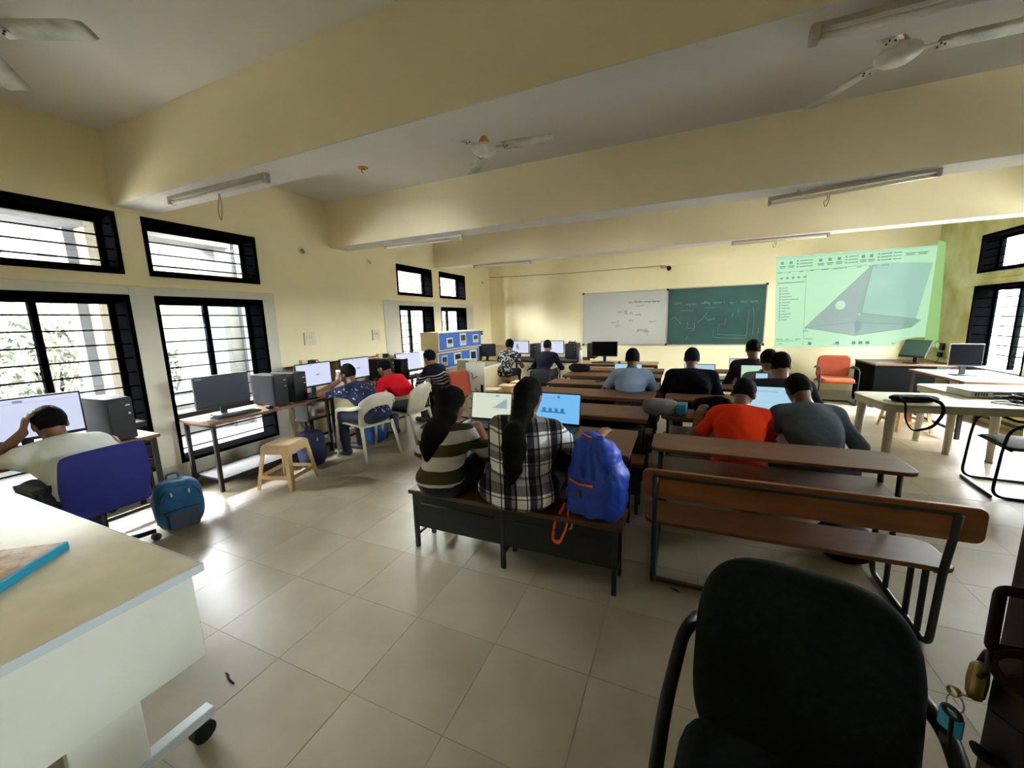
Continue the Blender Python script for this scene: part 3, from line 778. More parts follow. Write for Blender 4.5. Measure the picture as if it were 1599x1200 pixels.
def table(name, label, loc, w, d, z, top, leg=.03, rz=0, group=None, shelf=None, edge=None, mleg='dark_frame'):
    """rectangular table, origin at a corner"""
    t = thing(name, label, 'table', loc, rz, group)
    MB().prism(rrect(0, w, 0, d, .012), z - .028, z, XY).build('table_top', M[top], t, bevel=.003)
    if edge: MB().bb(0, w, -.006, .003, z - .03, z - .003).build('edging', M[edge], t)
    for x in (.04, w - .04):
        for y in (.04, d - .04): beam_box(MB(), (x, y, 0), (x, y, z - .028), leg, leg).build('leg', M[mleg], t, bevel=.003)
        beam_box(MB(), (x, .04, .10), (x, d - .04, .10), leg * .8, leg * .8).build('side_rail', M[mleg], t)
    m = MB(); beam_box(m, (.04, d - .04, .10), (w - .04, d - .04, .10), leg * .8, leg * .8); m.build('back_rail', M[mleg], t)
    m = MB()
    for y in (.04, d - .04): beam_box(m, (.04, y, z - .045), (w - .04, y, z - .045), leg, leg * .8)
    m.build('apron', M[mleg], t)
    if shelf: MB().bb(.04, w - .04, .05, d - .05, shelf, shelf + .018).build('lower_shelf', M[mleg], t)
    return t
# computer tables along the left wall (width runs along the wall)
gT = 'computer tables along the left wall'
table('computer_table', 'brown topped computer table at the first left window, behind the blue chair', (-4.66, .42, 0), .46, 1.38, .72, 'tan_top', .034, 0, gT)
table('computer_table', 'brown topped computer table with the switched-off monitor at the second left window', (-4.66, 2.16, 0), .53, 1.42, .72, 'tan_top', .034, 0, gT, shelf=.11)
table('computer_table', 'brown computer table between the navy floral shirt and red shirt students', (-4.66, 3.60, 0), .50, 1.18, .72, 'tan_top', .034, 0, gT)
table('computer_table', 'brown computer table where the student in the striped navy top sits', (-4.66, 4.80, 0), .52, 1.10, .72, 'tan_top', .034, 0, gT)
# tables along the front wall
gF = 'computer tables along the front wall'
table('computer_table', 'dark computer table in the far left corner with the turned dark monitor', (-4.55, 7.75, 0), .60, 1.35, .72, 'tan_top', .034, 0, gF)
table('computer_table', 'dark legged computer table with the two lit monitors by the front wall', (-3.92, 8.35, 0), 1.95, .85, .72, 'dark_frame', .04, 0, gF)
table('side_table', 'pale brown table carrying the black monitor and the steel bottle', (-1.95, 7.66, 0), 1.55, .62, .74, 'pale_top', .034, 0, None, edge='wood_edge')
# right side tables
t = table('side_table', 'dark table in the far right corner below the projection', (2.98, 8.35, 0), 1.02, .85, .75, 'wood_edge', .05, 0)
MB().bb(.01, .02, .02, .83, .05, .722).build('side_board', M['board_dark'], t); MB().bb(.02, .78, .012, .02, .05, .722).build('front_board', M['board_dark'], t)
t = table('side_table', 'brown edged table covered with white paper under the black monitor by the right window', (3.18, 6.5, 0), .84, 1.28, .74, 'wood_top', .04, 0)
MB().prism([(.02, .01), (.82, .01), (.82, 1.26), (.05, 1.24)], .7405, .744, XY).build('paper_cover', M['paper'], t)

# white plastic tables on the right
def plastic_table(loc, w, d, label, rz):
    t = thing('plastic_table', label, 'table', loc, rz, 'white plastic tables')
    MB().prism(rrect(0, w, 0, d, .11, 6), .695, .72, XY).build('table_top', M['dirty_white'], t, bevel=.008)
    m = MB(); pr = rrect(.012, w - .012, .012, d - .012, .1, 6); n = len(pr)
    m.add([(x, y, z) for z in (.64, .70) for x, y in pr], [(i, (i + 1) % n, n + (i + 1) % n, n + i) for i in range(n)])
    m.build('apron', M['dirty_white'], t, solid=.006)
    for x in (.09, w - .09):
        for y in (.09, d - .09):
            sx, sy = (-.02 if x < w / 2 else .02), (-.02 if y < d / 2 else .02)
            MB().tube([(x, y, .70), (x + sx * .5, y + sy * .5, .35), (x + sx, y + sy, 0.02)], [.042, .036, .029], 10).tube([(x + sx, y + sy, 0), (x + sx, y + sy, .02)], .033, 10).build('leg', M['dirty_white'], t, smooth=True)
    return t
plastic_table((1.86, 4.86, 0), 1.30, .74, 'white plastic table with the black bag and flat box on it', math.radians(4))
plastic_table((2.72, 5.72, 0), 1.15, .66, 'white plastic table behind the flat box, close to the right windows', math.radians(5))

# ------------------------------------------------------------------ stools and chairs
def plastic_stool(loc, label, rz, dark=False):
    t = thing('plastic_stool', label, 'stool', loc, rz, 'beige plastic stools')
    m1 = M['beige_plastic']
    MB().prism(rrect(-.15, .15, -.15, .15, .035), .43, .455, XY).build('seat', m1, t, bevel=.008)
    MB().prism(rrect(-.125, .125, -.125, .125, .03), .455, .459, XY).build('seat_panel', M['beige_pale'], t)
    m = MB()
    for k in range(4):
        R = rotm(0, 0, k * PI / 2)
        a = [Vector(p) for p in ((-.15, -.148, .43), (.15, -.148, .43), (.155, -.155, .36), (-.155, -.155, .36))]
        MB().add([R @ p for p in a], [(0, 1, 2, 3)]).build('seat_skirt', m1, t, solid=.008)
        b_ = [Vector(p) for p in ((-.185, -.185, .15), (.185, -.185, .15), (.188, -.188, .11), (-.188, -.188, .11))]
        MB().add([R @ p for p in b_], [(0, 1, 2, 3)]).build('foot_brace', m1, t, solid=.008)
    for sx in (-1, 1):
        for sy in (-1, 1):
            m = MB()
            for (ox, oy) in ((.0, .035), (.035, 0)):
                m.add([(sx * (.147), sy * .147, .44), (sx * (.147 - ox * 1.4), sy * (.147 - oy * 1.4), .44), (sx * (.20 - ox), sy * (.20 - oy), 0), (sx * .20, sy * .20, 0)], [(0, 1, 2, 3)])
            m.build('leg', m1, t, solid=.01)
    return t
st = plastic_stool((-3.73, 2.60, 0), 'beige plastic stool standing alone in front of the switched-off monitor table', math.radians(14))
def stool(x, y, lab, a): dup(st, (x, y, 0), a, lab)
stool(-3.02, 6.0, 'beige plastic stool nearest of the row behind the stained white panel', .2)
stool(-2.93, 6.44, 'beige plastic stool in the middle of the row behind the stained panel', .05)
stool(-2.86, 6.9, 'beige plastic stool farthest of the row behind the stained panel', -.1)
stool(-3.40, 7.58, 'beige plastic stool under the person in the black and white patterned shirt', 0)
stool(2.86, 6.92, 'beige plastic stool below the white plastic table on the right', .2)

def plastic_chair(loc, label, rz):
    """moulded armchair, sitter faces +Y"""
    t = thing('plastic_armchair', label, 'chair', loc, rz, 'white plastic armchairs')
    m1 = M['dirty_white']
    vs, fs = [], []; nu, nv = 13, 6
    for j in range(nv):
        v = j / (nv - 1)
        for i in range(nu):
            u = -1 + 2 * i / (nu - 1)
            z = .42 + v * (.40 - .10 * abs(u) ** 2.5)
            vs.append((u * (.21 + .045 * v), -.20 - .11 * v + .07 * abs(u) ** 2, z))
    for j in range(nv - 1):
        for i in range(nu - 1): fs.append((j * nu + i, j * nu + i + 1, (j + 1) * nu + i + 1, (j + 1) * nu + i))
    MB().add(vs, fs).build('backrest', m1, t, solid=.010, smooth=True)
    vs, fs = [], []
    for j in range(7):
        for i in range(9):
            u, v = -1 + i / 4, -1 + j / 3
            vs.append((u * (.22 + .02 * v), v * .21, .425 - .018 * (1 - u * u) * (1 - v * v) + (.012 * v)))
    for j in range(6):
        for i in range(8): fs.append((j * 9 + i, j * 9 + i + 1, (j + 1) * 9 + i + 1, (j + 1) * 9 + i))
    MB().add(vs, fs).build('seat', m1, t, solid=.014, smooth=True)
    for s in (-1, 1):
        MB().tube(fillet([(s * .235, -.245, .675), (s * .27, -.12, .645), (s * .285, .10, .63), (s * .275, .21, .60), (s * .265, .235, .43)], .05), .013, 8, ry=.026).build('armrest', m1, t, smooth=True)
        MB().tube([(s * .262, .235, .45), (s * .27, .245, .2), (s * .275, .265, 0)], [.024, .021, .015], 8).build('leg', m1, t, smooth=True)
        MB().tube([(s * .21, -.19, .43), (s * .235, -.25, .2), (s * .25, -.30, 0)], [.024, .021, .015], 8).build('leg', m1, t, smooth=True)
    m = MB().bb(-.22, .22, .205, .22, .37, .425); m.build('front_apron', m1, t, bevel=.004)
    return t
plastic_chair((-3.57, 3.60, 0), 'white plastic armchair under the student in the dark floral shirt', math.radians(78))
plastic_chair((-3.50, 4.30, 0), 'white plastic armchair under the student in the red shirt', math.radians(92))

def pad(name, m, parent, w, d, z0, th, fn, bevel=.02, r=.06):
    pr = rrect(-w / 2, w / 2, -d / 2, d / 2, r, 5)
    return MB().prism(pr, z0, z0 + th, fn).build(name, m, parent, bevel=bevel, seg=3)
def visitor_chair(loc, label, rz, fab, seatfab, h=.86):
    """cushioned visitor chair on a sled tube frame, sitter faces +Y"""
    t = thing('visitor_chair', label, 'chair', loc, rz)
    pad('seat', seatfab, t, .47, .46, .405, .075, XY, .03, .07)
    b_ = pad('backrest', fab, t, .48, .43, -.03, .055, XZ, .025, .09); b_.location = (0, -.235, .64); b_.rotation_euler = (math.radians(-8), 0, 0)
    for s in (-1, 1):
        x = s * .265
        MB().tube(fillet([(x, -.25, .62), (x, -.23, .64), (x, .19, .64), (x, .23, .60), (x, .21, .02), (x, -.24, .015)], .06), .0125, 8).build('side_frame', M['blk_plastic'], t, smooth=True)
        MB().box((x, -.01, .655), (.045, .27, .03)).build('armrest', M['blk_plastic'], t, bevel=.012)
    m = MB().tube([(-.265, -.24, .015), (.265, -.24, .015)], .0125, 8).tube([(-.265, .1, .40), (.265, .1, .40)], .0125, 8).tube([(-.265, -.20, .40), (.265, -.20, .40)], .0125, 8)
    m.build('cross_tubes', M['blk_plastic'], t, smooth=True)
    return t
visitor_chair((2.53, 8.55, 0), 'rust orange padded armchair standing empty under the projection', math.radians(176), M['orange_fabric'], M['orange_seat'])
visitor_chair((-3.47, 5.33, 0), 'orange backed chair under the student in the striped navy top', math.radians(82), M['orange_fabric'], M['orange_seat'])
q = visitor_chair((-2.55, 7.44, 0), 'dark grey chair under the person in the dark jumper at the front wall', 0, M['blk_plastic2'], M['black_fabric'])
for c in q.children:
    if c.name.startswith('backrest'): c.location = (0, -.235, .52); c.scale = (.9, 1, .62)

# blue office chair at the first left window
t = thing('office_chair', 'royal blue office chair with its back to the camera at the first left window', 'chair', (-3.70, 1.17, 0), math.radians(92))
vs, fs = [], []
for j in range(8):
    v = j / 7
    for i in range(9):
        u = -1 + i / 4
        w_ = .215 + .02 * math.sin(v * PI)
        z = .43 + .45 * v - .02 * u * u * (1 if v > .5 else -1)
        vs.append((u * w_, -.215 + .045 * u * u - .05 * v, z))
for j in range(7):
    for i in range(8): fs.append((j * 9 + i, j * 9 + i + 1, (j + 1) * 9 + i + 1, (j + 1) * 9 + i))
MB().add(vs, fs).build('backrest', M['blue_fabric'], t, solid=.035, smooth=True, sub=1)
pad('seat', M['blue_fabric'], t, .47, .46, .42, .07, XY, .03, .08)
for s in (-1, 1):
    MB().tube(fillet([(s * .2, -.1, .42), (s * .28, -.08, .42), (s * .28, -.08, .63), (s * .28, .14, .64)], .05), .014, 8).box((s * .28, .03, .655), (.05, .26, .03)).build('armrest', M['blk_plastic'], t, smooth=False)
MB().tube([(0, 0, .42), (0, 0, .12)], [.03, .03], 12).tube(fillet([(0, -.05, .41), (0, -.20, .41), (0, -.215, .50)], .05), .02, 8).build('column', M['blk_plastic'], t, smooth=True)
for k in range(5):
    a = k * 2 * PI / 5
    MB().tube([(0, 0, .11), (.28 * math.cos(a), .28 * math.sin(a), .075)], [.028, .016], 8).build('base_arm', M['blk_plastic'], t, smooth=True)
    MB().lathe([(.001, -.018), (.028, -.018), (.028, .018), (.001, .018)], 12, (.28 * math.cos(a), .28 * math.sin(a), .028), rotm(PI / 2, 0, a)).build('caster', M['blk_plastic'], t)

# black office chair in the foreground (faces the camera's left)
t = thing('office_chair', 'black padded office chair with tube armrests in the right foreground', 'chair', (.275, .925, 0), math.radians(170))
F = Field((-.32, -.34, .34), (.32, .12, 1.12), .011)
vs, fs = [], []
Rb = np.array(rotm(math.radians(10), 0, 0))
F.ell((0, -.15, .69), (.235, .050, .285), Rb, 0, 'add', 3.4)
F.mesh('backrest', M['black_fabric'], t)
pad('seat', M['black_fabric'], t, .49, .47, .43, .09, XY, .04, .12).location = (0, .10, 0)
for s in (-1, 1):
    MB().tube(fillet([(s * .24, -.21, .72), (s * .262, -.12, .73), (s * .27, .06, .66), (s * .27, .17, .54), (s * .255, .16, .44), (s * .2, .15, .43)], .06), .017, 10, ry=.021).build('armrest', M['blk_plastic'], t, smooth=True)
MB().tube([(0, .08, .43), (0, .08, .12)], .03, 12).tube(fillet([(0, .0, .42), (0, -.2, .42), (0, -.2, .62)], .05), .022, 8).build('column', M['blk_plastic'], t, smooth=True)
for k in range(5):
    a = k * 2 * PI / 5
    MB().tube([(0, .08, .11), (.27 * math.cos(a), .08 + .27 * math.sin(a), .075)], [.028, .016], 8).build('base_arm', M['blk_plastic'], t, smooth=True)
    MB().lathe([(.001, -.018), (.028, -.018), (.028, .018), (.001, .018)], 12, (.27 * math.cos(a), .08 + .27 * math.sin(a), .028), rotm(PI / 2, 0, a)).build('caster', M['blk_plastic'], t)

# black tube chair at the plastic table (faces left/away)
t = thing('tube_chair', 'black metal tube chair with a mesh back at the right edge beside the plastic table', 'chair', (2.82, 4.76, 0), math.radians(84))
for s in (-1, 1):
    x = s * .26
    MB().tube(fillet([(x, -.27, .66), (x, -.05, .56), (x, .16, .665), (x, .25, .60), (x, .27, .45), (x, .29, .012), (x, -.24, .012), (x, -.22, .44)], .09, 6), .012, 8).build('side_frame', M['blk_plastic'], t, smooth=True)
MB().tube([(-.26, .29, .012), (.26, .29, .012)], .011, 8).tube([(-.26, .22, .43), (.26, .22, .43)], .011, 8).build('cross_tubes', M['blk_plastic'], t, smooth=True)
pad('seat', M['mesh_black'], t, .50, .46, .425, .03, XY, .012, .05)
b_ = pad('backrest', M['mesh_black'], t, .50, .42, -.012, .024, XZ, .01, .12); b_.location = (0, -.27, .66); b_.rotation_euler = (math.radians(-9), 0, 0)
MB().tube([Vector((x, -.275 - (z - .44) * .14, z)) for x, z in [(p[0] * 1.02, .66 + p[1] * 1.02) for p in rrect(-.25, .25, -.21, .21, .12, 5)]], .011, 8, closed=True).build('back_tube', M['blk_plastic'], t, smooth=True)

# white desk in the left foreground
t = thing('office_desk', 'cream topped white desk in the left foreground with a pale edge band', 'desk', (-1.63, .75, 0), 0)
MB().bb(-1.95, 0, -.62, 0, .722, .75).build('desk_top', M['desk_white'], t, bevel=.004)
m = MB().bb(-1.95, .004, -.62, -.60, .718, .748); MB().bb(.0, .006, -.62, .004, .718, .7495).bb(-1.95, .006, .0, .006, .718, .7495).build('edge_band', M['edge_blue'], t, bevel=.002)
MB().bb(-.05, -.03, -.60, -.02, .36, .722).build('side_panel', M['desk_panel'], t, bevel=.002)
MB().bb(-1.9, -.05, -.03, -.015, .40, .722).build('modesty_panel', M['desk_panel'], t, bevel=.002)
MB().bb(-.35, -.05, -.60, -.03, .38, .41).build('inner_rail', M['desk_panel'], t)
for x in (-.06, -1.88):
    MB().bb(x - .02, x + .02, -.40, -.22, .12, .74).build('leg', M['desk_panel'], t, bevel=.003)
    MB().bb(x - .025, x + .025, -.62, -.02, .085, .125).build('foot_bar', M['edge_blue'], t, bevel=.004)
    for y in (-.06, -.58): MB().lathe([(.001, -.02), (.04, -.02), (.04, .02), (.001, .02)], 14, (x, y, .042), rotm(0, PI / 2, 0)).build('caster', M['blk_plastic'], t)
t = thing('folder', 'marbled brown box file with a turquoise spine lying on the white desk', 'folder', (-2.265, .60, .75), math.radians(-53.6))
MB().bb(0, .36, -.30, 0, .004, .032).build('cover', M['marble'], t, bevel=.002)
MB().bb(0, .36, -.004, .014, .0, .036).build('spine', M['turq'], t, bevel=.005)

# lab rack table with trainer boxes
t = thing('lab_table', 'cream topped laboratory table with white edge carrying the blue trainer panels', 'table', (-4.46, 5.97, 0), 0)
MB().bb(0, .97, 0, 1.70, .72, .75).build('table_top', M['rack_cream'], t, bevel=.004)
MB().bb(  .97, .985, 0, 1.70, .71, .752).build('edging', M['edge_blue'], t)
for y in (.03, .83, 1.64): MB().bb(.03, .95, y, y + .025, 0, .72).build('side_panel', M['rack_cream'], t, bevel=.002)
MB().bb(.93, .95, .05, 1.64, .08, .70).build('door_panel', M['beige_pale'], t, bevel=.002)
def trainer(loc, d, h, L, label, kind):
    b_ = thing('trainer_box', label, 'instrument', loc, 0, 'trainer panels on the lab table')
    MB().bb(-d, 0, 0, L, 0, h).build('case', M['rack_cream'], b_, bevel=.005)
    MB().bb(0, .006, .02, L - .02, .022, h - .022).build('front_panel', M['rack_blue'], b_, bevel=.002)
    for fy, fz, w_, h_, dark in kind:
        y, z = fy * L, fz * h
        q = MB().bb(.006, .016, y - w_ / 2, y + w_ / 2, z - h_ / 2, z + h_ / 2).build('meter', M['meter'], b_, bevel=.002)
        MB().bb(.016, .018, y - w_ * .36, y + w_ * .36, z - h_ * .1, z + h_ * .36).build('meter_window', M['meter_dark'], q)
        if dark: MB().bb(.016, .0175, y - w_ * .36, y + w_ * .36, z - h_ * .36, z - h_ * .1).build('meter_scale', M['meter_dark'] if dark > 1 else M['whiteboard'], q)
    for fy in (.06, .94):
        for z in (.04, h - .04): MB().lathe([(.008, 0), (.008, .012), (.003, .014)], 10, (.006, fy * L, z), rotm(0, PI / 2, 0)).build('terminal', M['blk_plastic'], b_)
    return b_
trainer((-4.06, 5.97, 1.10), .40, .35, 1.64, 'upper cream and blue trainer panel with three meters, top of the rack', [(.22, .42, .22, .17, 1), (.52, .52, .24, .24, 1), (.84, .5, .24, .17, 1)])
trainer((-4.10, 5.99, .752), .34, .32, 1.58, 'lower cream and blue trainer panel with a dark dial, under the first', [(.12, .5, .2, .2, 1), (.42, .52, .28, .22, 0), (.82, .5, .3, .24, 2)])
t = thing('instrument_box', 'plain grey metal box standing on the near end of the lab table', 'box', (-3.72, 6.02, .75), 0)
MB().bb(0, .24, 0, .30, .0, .20).build('case', mat('grey_beige_case', (158, 148, 122), .5), t, bevel=.006)
MB().bb(.02, .22, -.004, 0, .02, .18).build('front_plate', mat('grey_beige_plate', (148, 140, 118), .45), t)
t = thing('stained_panel', 'white board with black scuffs and a red stain leaning by the lab table', 'panel', (-3.25, 5.52, 0), math.radians(6))
MB().bb(0, .33, 0, .02, .0, .96).build('board', M['desk_panel'], t, bevel=.002)
m = MB()
rs = random.Random(5)
for (a, b_, c, d) in ((.02, .42, .10, .40), (.08, .22, .2, .42), (.15, .46, .2, .38), (.05, .3, .12, .2), (.2, .66, .14, .62), (.1, .72, .12, .60), (.24, .18, .3, .16), (.03, .12, .1, .1), (.2, .28, .26, .30)):
    m.tube([(a, -.001, b_ + .08), ((a + c) / 2 + .01, -.001, (b_ + d) / 2 + .09), (c, -.001, d + .08)], .006, 4)
m.bb(.255, .3, -.004, 0, .36, .60)
m.build('scuff_marks', M['blk_plastic'], t)
MB().prism([(.1, .24), (.13, .29), (.16, .24), (.18, .22), (.13, .2), (.08, .2)], -.002, 0, XZ).build('red_stain', mat('red_stain', (190, 60, 48), .6), t)
# ------------------------------------------------------------------ computers
def monitor(loc, rz, label, screen, w=.52, h=.32, stand=.10, tilt=0, ui=None, shell='blk_plastic', edge=None, group=None):
    """screen faces local -Y, loc = desk point under the stand"""
    t = thing('monitor', label, 'monitor', loc, rz, group)
    R = rotm(math.radians(tilt), 0, 0)
    zc = stand + h / 2
    def P(x, y, z): p = R @ Vector((x, y, z - zc)); return (p.x, p.y, p.z + zc)
    def plate(x0, x1, y0, y1, z0, z1, nm, m, parent, bevel=0):
        q = MB().bb(x0, x1, y0, y1, z0, z1); q.v = [P(*v) for v in q.v]; return q.build(nm, m, parent, bevel=bevel)
    plate(-w / 2, w / 2, 0, .028, zc - h / 2, zc + h / 2, 'housing', M[edge or shell], t, .004)
    plate(-w / 2 + .003, w / 2 - .003, -.003, .001, zc - h / 2 + .003, zc + h / 2 - .003, 'bezel', M[shell], t)
    s = plate(-w / 2 + .012, w / 2 - .012, -.005, -.002, zc - h / 2 + .024, zc + h / 2 - .012, 'screen', M[screen], t)
    z0, z1 = zc - h / 2 + .024, zc + h / 2 - .012; x0, x1 = -w / 2 + .012, w / 2 - .012
    for (u0, v0, u1, v1, m) in (ui or []):
        plate(x0 + (x1 - x0) * u0, x0 + (x1 - x0) * u1, -.0062, -.005, z0 + (z1 - z0) * v0, z0 + (z1 - z0) * v1, 'screen_mark', M[m], s)
    MB().bb(-.03, .03, .028, .055, .012, zc).build('stand', M['blk_plastic'], t, bevel=.004)
    MB().prism(rrect(-.12, .12, -.07, .10, .03), 0, .014, XY).build('foot', M['blk_plastic'], t, bevel=.004)
    return t
UI1 = [(.02, .88, .98, .885, 'ui_grey'), (.44, .90, .52, .96, 'ui_grey')]
UI2 = [(.02, .92, .98, .925, 'ui_grey'), (.4, .93, .44, .97, 'ui_grey'), (.55, .45, .66, .52, 'ui_grey')]
UIP = [(.02, .9, .98, .905, 'ui_grey'), (.34, .40, .46, .78, 'ui_grey'), (.42, .30, .50, .52, 'ui_grey')]
gM = 'computer monitors'
monitor((-4.46, 1.12, .72), PI / 2 - .12, 'wide lit monitor in front of the person in white at the first left window', 'scr_white', .62, .33, .11, 0, UI1, group=gM)
monitor((-4.44, 2.49, .72), PI / 2 - .03, 'switched-off dark blue monitor on the table by the second left window', 'scr_off', .53, .335, .09, 0, [(.01, .93, .13, .97, 'ui_grey')], group=gM)
monitor((-4.47, 3.64, .72), PI / 2 - .03, 'lit white monitor beside the two black towers, left of the floral shirt', 'scr_white', .53, .32, .10, 0, UI2, group=gM)
monitor((-4.46, 4.35, .72), PI / 2 - .03, 'lit white monitor between the floral shirt and the red shirt', 'scr_white', .54, .32, .10, 0, UI2, group=gM)
monitor((-4.40, 5.52, .72), PI / 2 - .25, 'lit white monitor before the student in the striped navy top', 'scr_white', .52, .32, .08, -6, [(.1, .2, .3, .24, 'ui_grey'), (.02, .93, .98, .935, 'ui_grey')], group=gM)
monitor((-4.16, 8.06, .72), .25, 'dark teal-grey monitor turned in the far left corner', 'scr_off', .42, .29, .10, 0, group=gM)
monitor((-3.68, 8.88, .72), 0, 'lit monitor before the person in the patterned shirt at the front wall', 'scr_white', .52, .32, .09, 0, UIP, group=gM)
monitor((-2.83, 8.88, .72), 0, 'lit monitor before the person in the dark jumper at the front wall', 'scr_white', .58, .32, .09, 0, UIP, group=gM)
monitor((-1.43, 7.95, .74), 0, 'black switched-off monitor on the pale table below the whiteboard', 'scr_off2', .51, .30, .12, 0, group=gM)
monitor((3.52, 8.50, .75), -1.0, 'monitor tilted back in the corner under the projection, projector light painted teal on its screen', 'scr_projector_tint', .37, .30, .10, -24, group=gM)
monitor((3.46, 7.10, .744), -.08, 'black monitor with a white rim on the white papered table at the right window', 'scr_off2', .32, .30, .12, 0, edge='white_plastic', group=gM)
def tower(loc, rz, label, h=.36, w=.165, d=.38, side='grey_metal', lights=True):
    t = thing('computer_tower', label, 'computer', loc, rz, 'computer towers')
    MB().bb(-w / 2, w / 2, 0, d, .012, h).build('case', M[side], t, bevel=.006)
    MB().bb(-w / 2, w / 2, -.018, 0, .012, h).build('front_panel', M['blk_plastic'], t, bevel=.006)
    MB().bb(-w / 2 + .01, w / 2 - .01, -.021, -.018, h * .70, h * .88).build('drive_bay', M['blk_plastic2'], t)
    MB().bb(w / 2 - .05, w / 2 - .02, -.022, -.018, h * .80, h * .83).build('badge', M['silver'], t)
    MB().lathe([(.008, 0), (.008, .004), (.004, .005)], 10, (w / 2 - .03, -.018, h * .62), rotm(PI / 2, 0, 0)).build('power_button', M['silver'], t)
    for x in (-w / 2 + .03, w / 2 - .03): MB().bb(x - .012, x + .012, .03, d - .03, 0, .012).build('foot', M['blk_plastic'], t)
    return t
tower((-4.24, 1.575, .72), PI / 2 + .05, 'grey sided computer tower beside the person in white')
tower((-4.24, 2.985, .72), PI / 2 + .02, 'grey sided tower nearer of the pair right of the switched-off monitor')
tower((-4.22, 3.22, .72), PI / 2, 'black tower second of the pair, against the lit monitor', side='blk_plastic')
tower((-4.22, 4.83, .72), PI / 2, 'black tower nearer of the pair behind the red shirt student', side='blk_plastic')
tower((-4.18, 5.12, .72), PI / 2, 'black tower farther of the pair behind the red shirt student', side='blk_plastic', h=.335)
tower((-4.32, 7.80, .72), .3, 'dark tower beside the blue trainer panels in the far corner', h=.33, side='blk_plastic2')
tower((-3.24, 8.70, .72), 0, 'black tower between the two lit monitors at the front wall', h=.35, side='blk_plastic')
t = tower((-2.33, 8.70, .72), 0, 'black tower right of the dark jumper person at the front wall', h=.35, w=.26, side='blk_plastic')
tower((-1.88, 8.78, .72), 0, 'black tower half hidden behind the steel bottle', h=.35, w=.17, side='blk_plastic2')
t = thing('router', 'small black device lying on top of the tower under the whiteboard corner', 'router', (-2.33, 8.82, 1.08), 0)
MB().bb(-.08, .08, -.05, .05, 0, .03).build('case', M['blk_plastic'], t, bevel=.006)
for x in (-.06, .06): MB().tube([(x, .04, .03), (x, .05, .07)], .005, 6).build('aerial', M['blk_plastic'], t)
def keyboard(loc, rz, label):
    t = thing('keyboard', label, 'keyboard', loc, rz, 'keyboards')
    MB().prism([(-.22, -.07), (.22, -.07), (.22, .07), (-.22, .07)], 0, .016, XY).build('base', M['blk_plastic'], t, bevel=.004)
    m = MB()
    for r in range(5):
        for c in range(15):
            x, y = -.205 + c * .0275, -.058 + r * .0245
            m.bb(x, x + .024, y, y + .020, .016, .022)
    tag(m.build('keys', M['blk_plastic2'], t), kind='stuff')
    return t
kb = keyboard((-4.28, 2.50, .72), PI / 2, 'black keyboard before the switched-off monitor by the window')
for x, y, z, a, l in ((-4.26, 3.55, .72, PI / 2, 'black keyboard before the lit monitor next to the floral shirt'), (-4.25, 1.02, .72, PI / 2, 'black keyboard under the arms of the person in white'),
                      (-4.24, 4.33, .72, PI / 2, 'black keyboard near the red shirt student'), (-4.18, 5.42, .72, PI / 2, 'black keyboard under the hands of the striped navy student'),
                      (-4.02, 7.86, .72, .2, 'black keyboard before the dark corner monitor'), (-3.62, 8.52, .72, 0, 'black keyboard before the patterned shirt person'), (-2.8, 8.52, .72, 0, 'black keyboard before the dark jumper person'),
                      (-1.43, 7.80, .74, 0, 'black keyboard on the pale table below the black monitor')): dup(kb, (x, y, z), a, l)
def mouse(loc, rz, label):
    t = thing('mouse', label, 'mouse', loc, rz, 'computer mice')
    MB().ball((0, 0, .012), (.031, .055, .024), 14, 8).build('body', M['blk_plastic'], t, smooth=True)
    MB().tube([(0, .028, .034), (0, .042, .029)], .004, 6).build('wheel', M['grey_metal'], t)
    return t
ms = mouse((-4.22, 2.82, .722), PI / 2, 'black mouse beside the keyboard of the switched-off monitor')
for x, y, z, l in ((-.33, 5.32, .752, 'black mouse on the desk beside the man in light blue'), (-1.12, 7.86, .742, 'black mouse on the pale table right of the black monitor'), (-3.74, 7.98, .722, 'black mouse in the far left corner')): dup(ms, (x, y, z), 0, l)

def laptop(loc, rz, label, screen, w=.35, h=.225, ang=18, ui=None, body='blk_plastic'):
    """sitter on -Y side; loc = centre of hinge on the desk"""
    t = thing('laptop', label, 'laptop', loc, rz, 'laptops')
    MB().prism(rrect(-w / 2, w / 2, -.235, .0, .012), .003, .018, XY).build('base', M[body], t, bevel=.002)
    m = MB()
    for r in range(5):
        for c in range(14): x, y = -w * .43 + c * w * .86 / 14, -.105 + r * .019; m.bb(x, x + w * .05, y, y + .015, .018, .0195)
    tag(m.build('keys', M['blk_plastic2'], t), kind='stuff')
    MB().bb(-.05, .05, -.22, -.14, .018, .0186).build('touchpad', M['blk_plastic2'], t)
    a = math.radians(ang); R = rotm(-a, 0, 0)
    def plate(x0, x1, y0, y1, z0, z1, nm, mm, par, bv=0):
        q = MB().bb(x0, x1, y0, y1, z0, z1); q.v = [tuple(R @ Vector(v) + Vector((0, 0, .018))) for v in q.v]; return q.build(nm, mm, par, bevel=bv)
    plate(-w / 2, w / 2, 0, .008, 0, h, 'lid', M[body], t, .002)
    s = plate(-w / 2 + .008, w / 2 - .008, -.0015, 0, .018, h - .008, 'screen', M[screen], t)
    for (u0, v0, u1, v1, m) in (ui or []):
        W_, H_ = w - .016, h - .026
        plate(-W_ / 2 + W_ * u0, -W_ / 2 + W_ * u1, -.0025, -.0015, .018 + H_ * v0, .018 + H_ * v1, 'screen_mark', M[m], s)
    return t
stairs = [(.55 + i * .058, .42, .55 + (i + 1) * .058, .47 + i * .065, 'ui_shape') for i in range(6)]
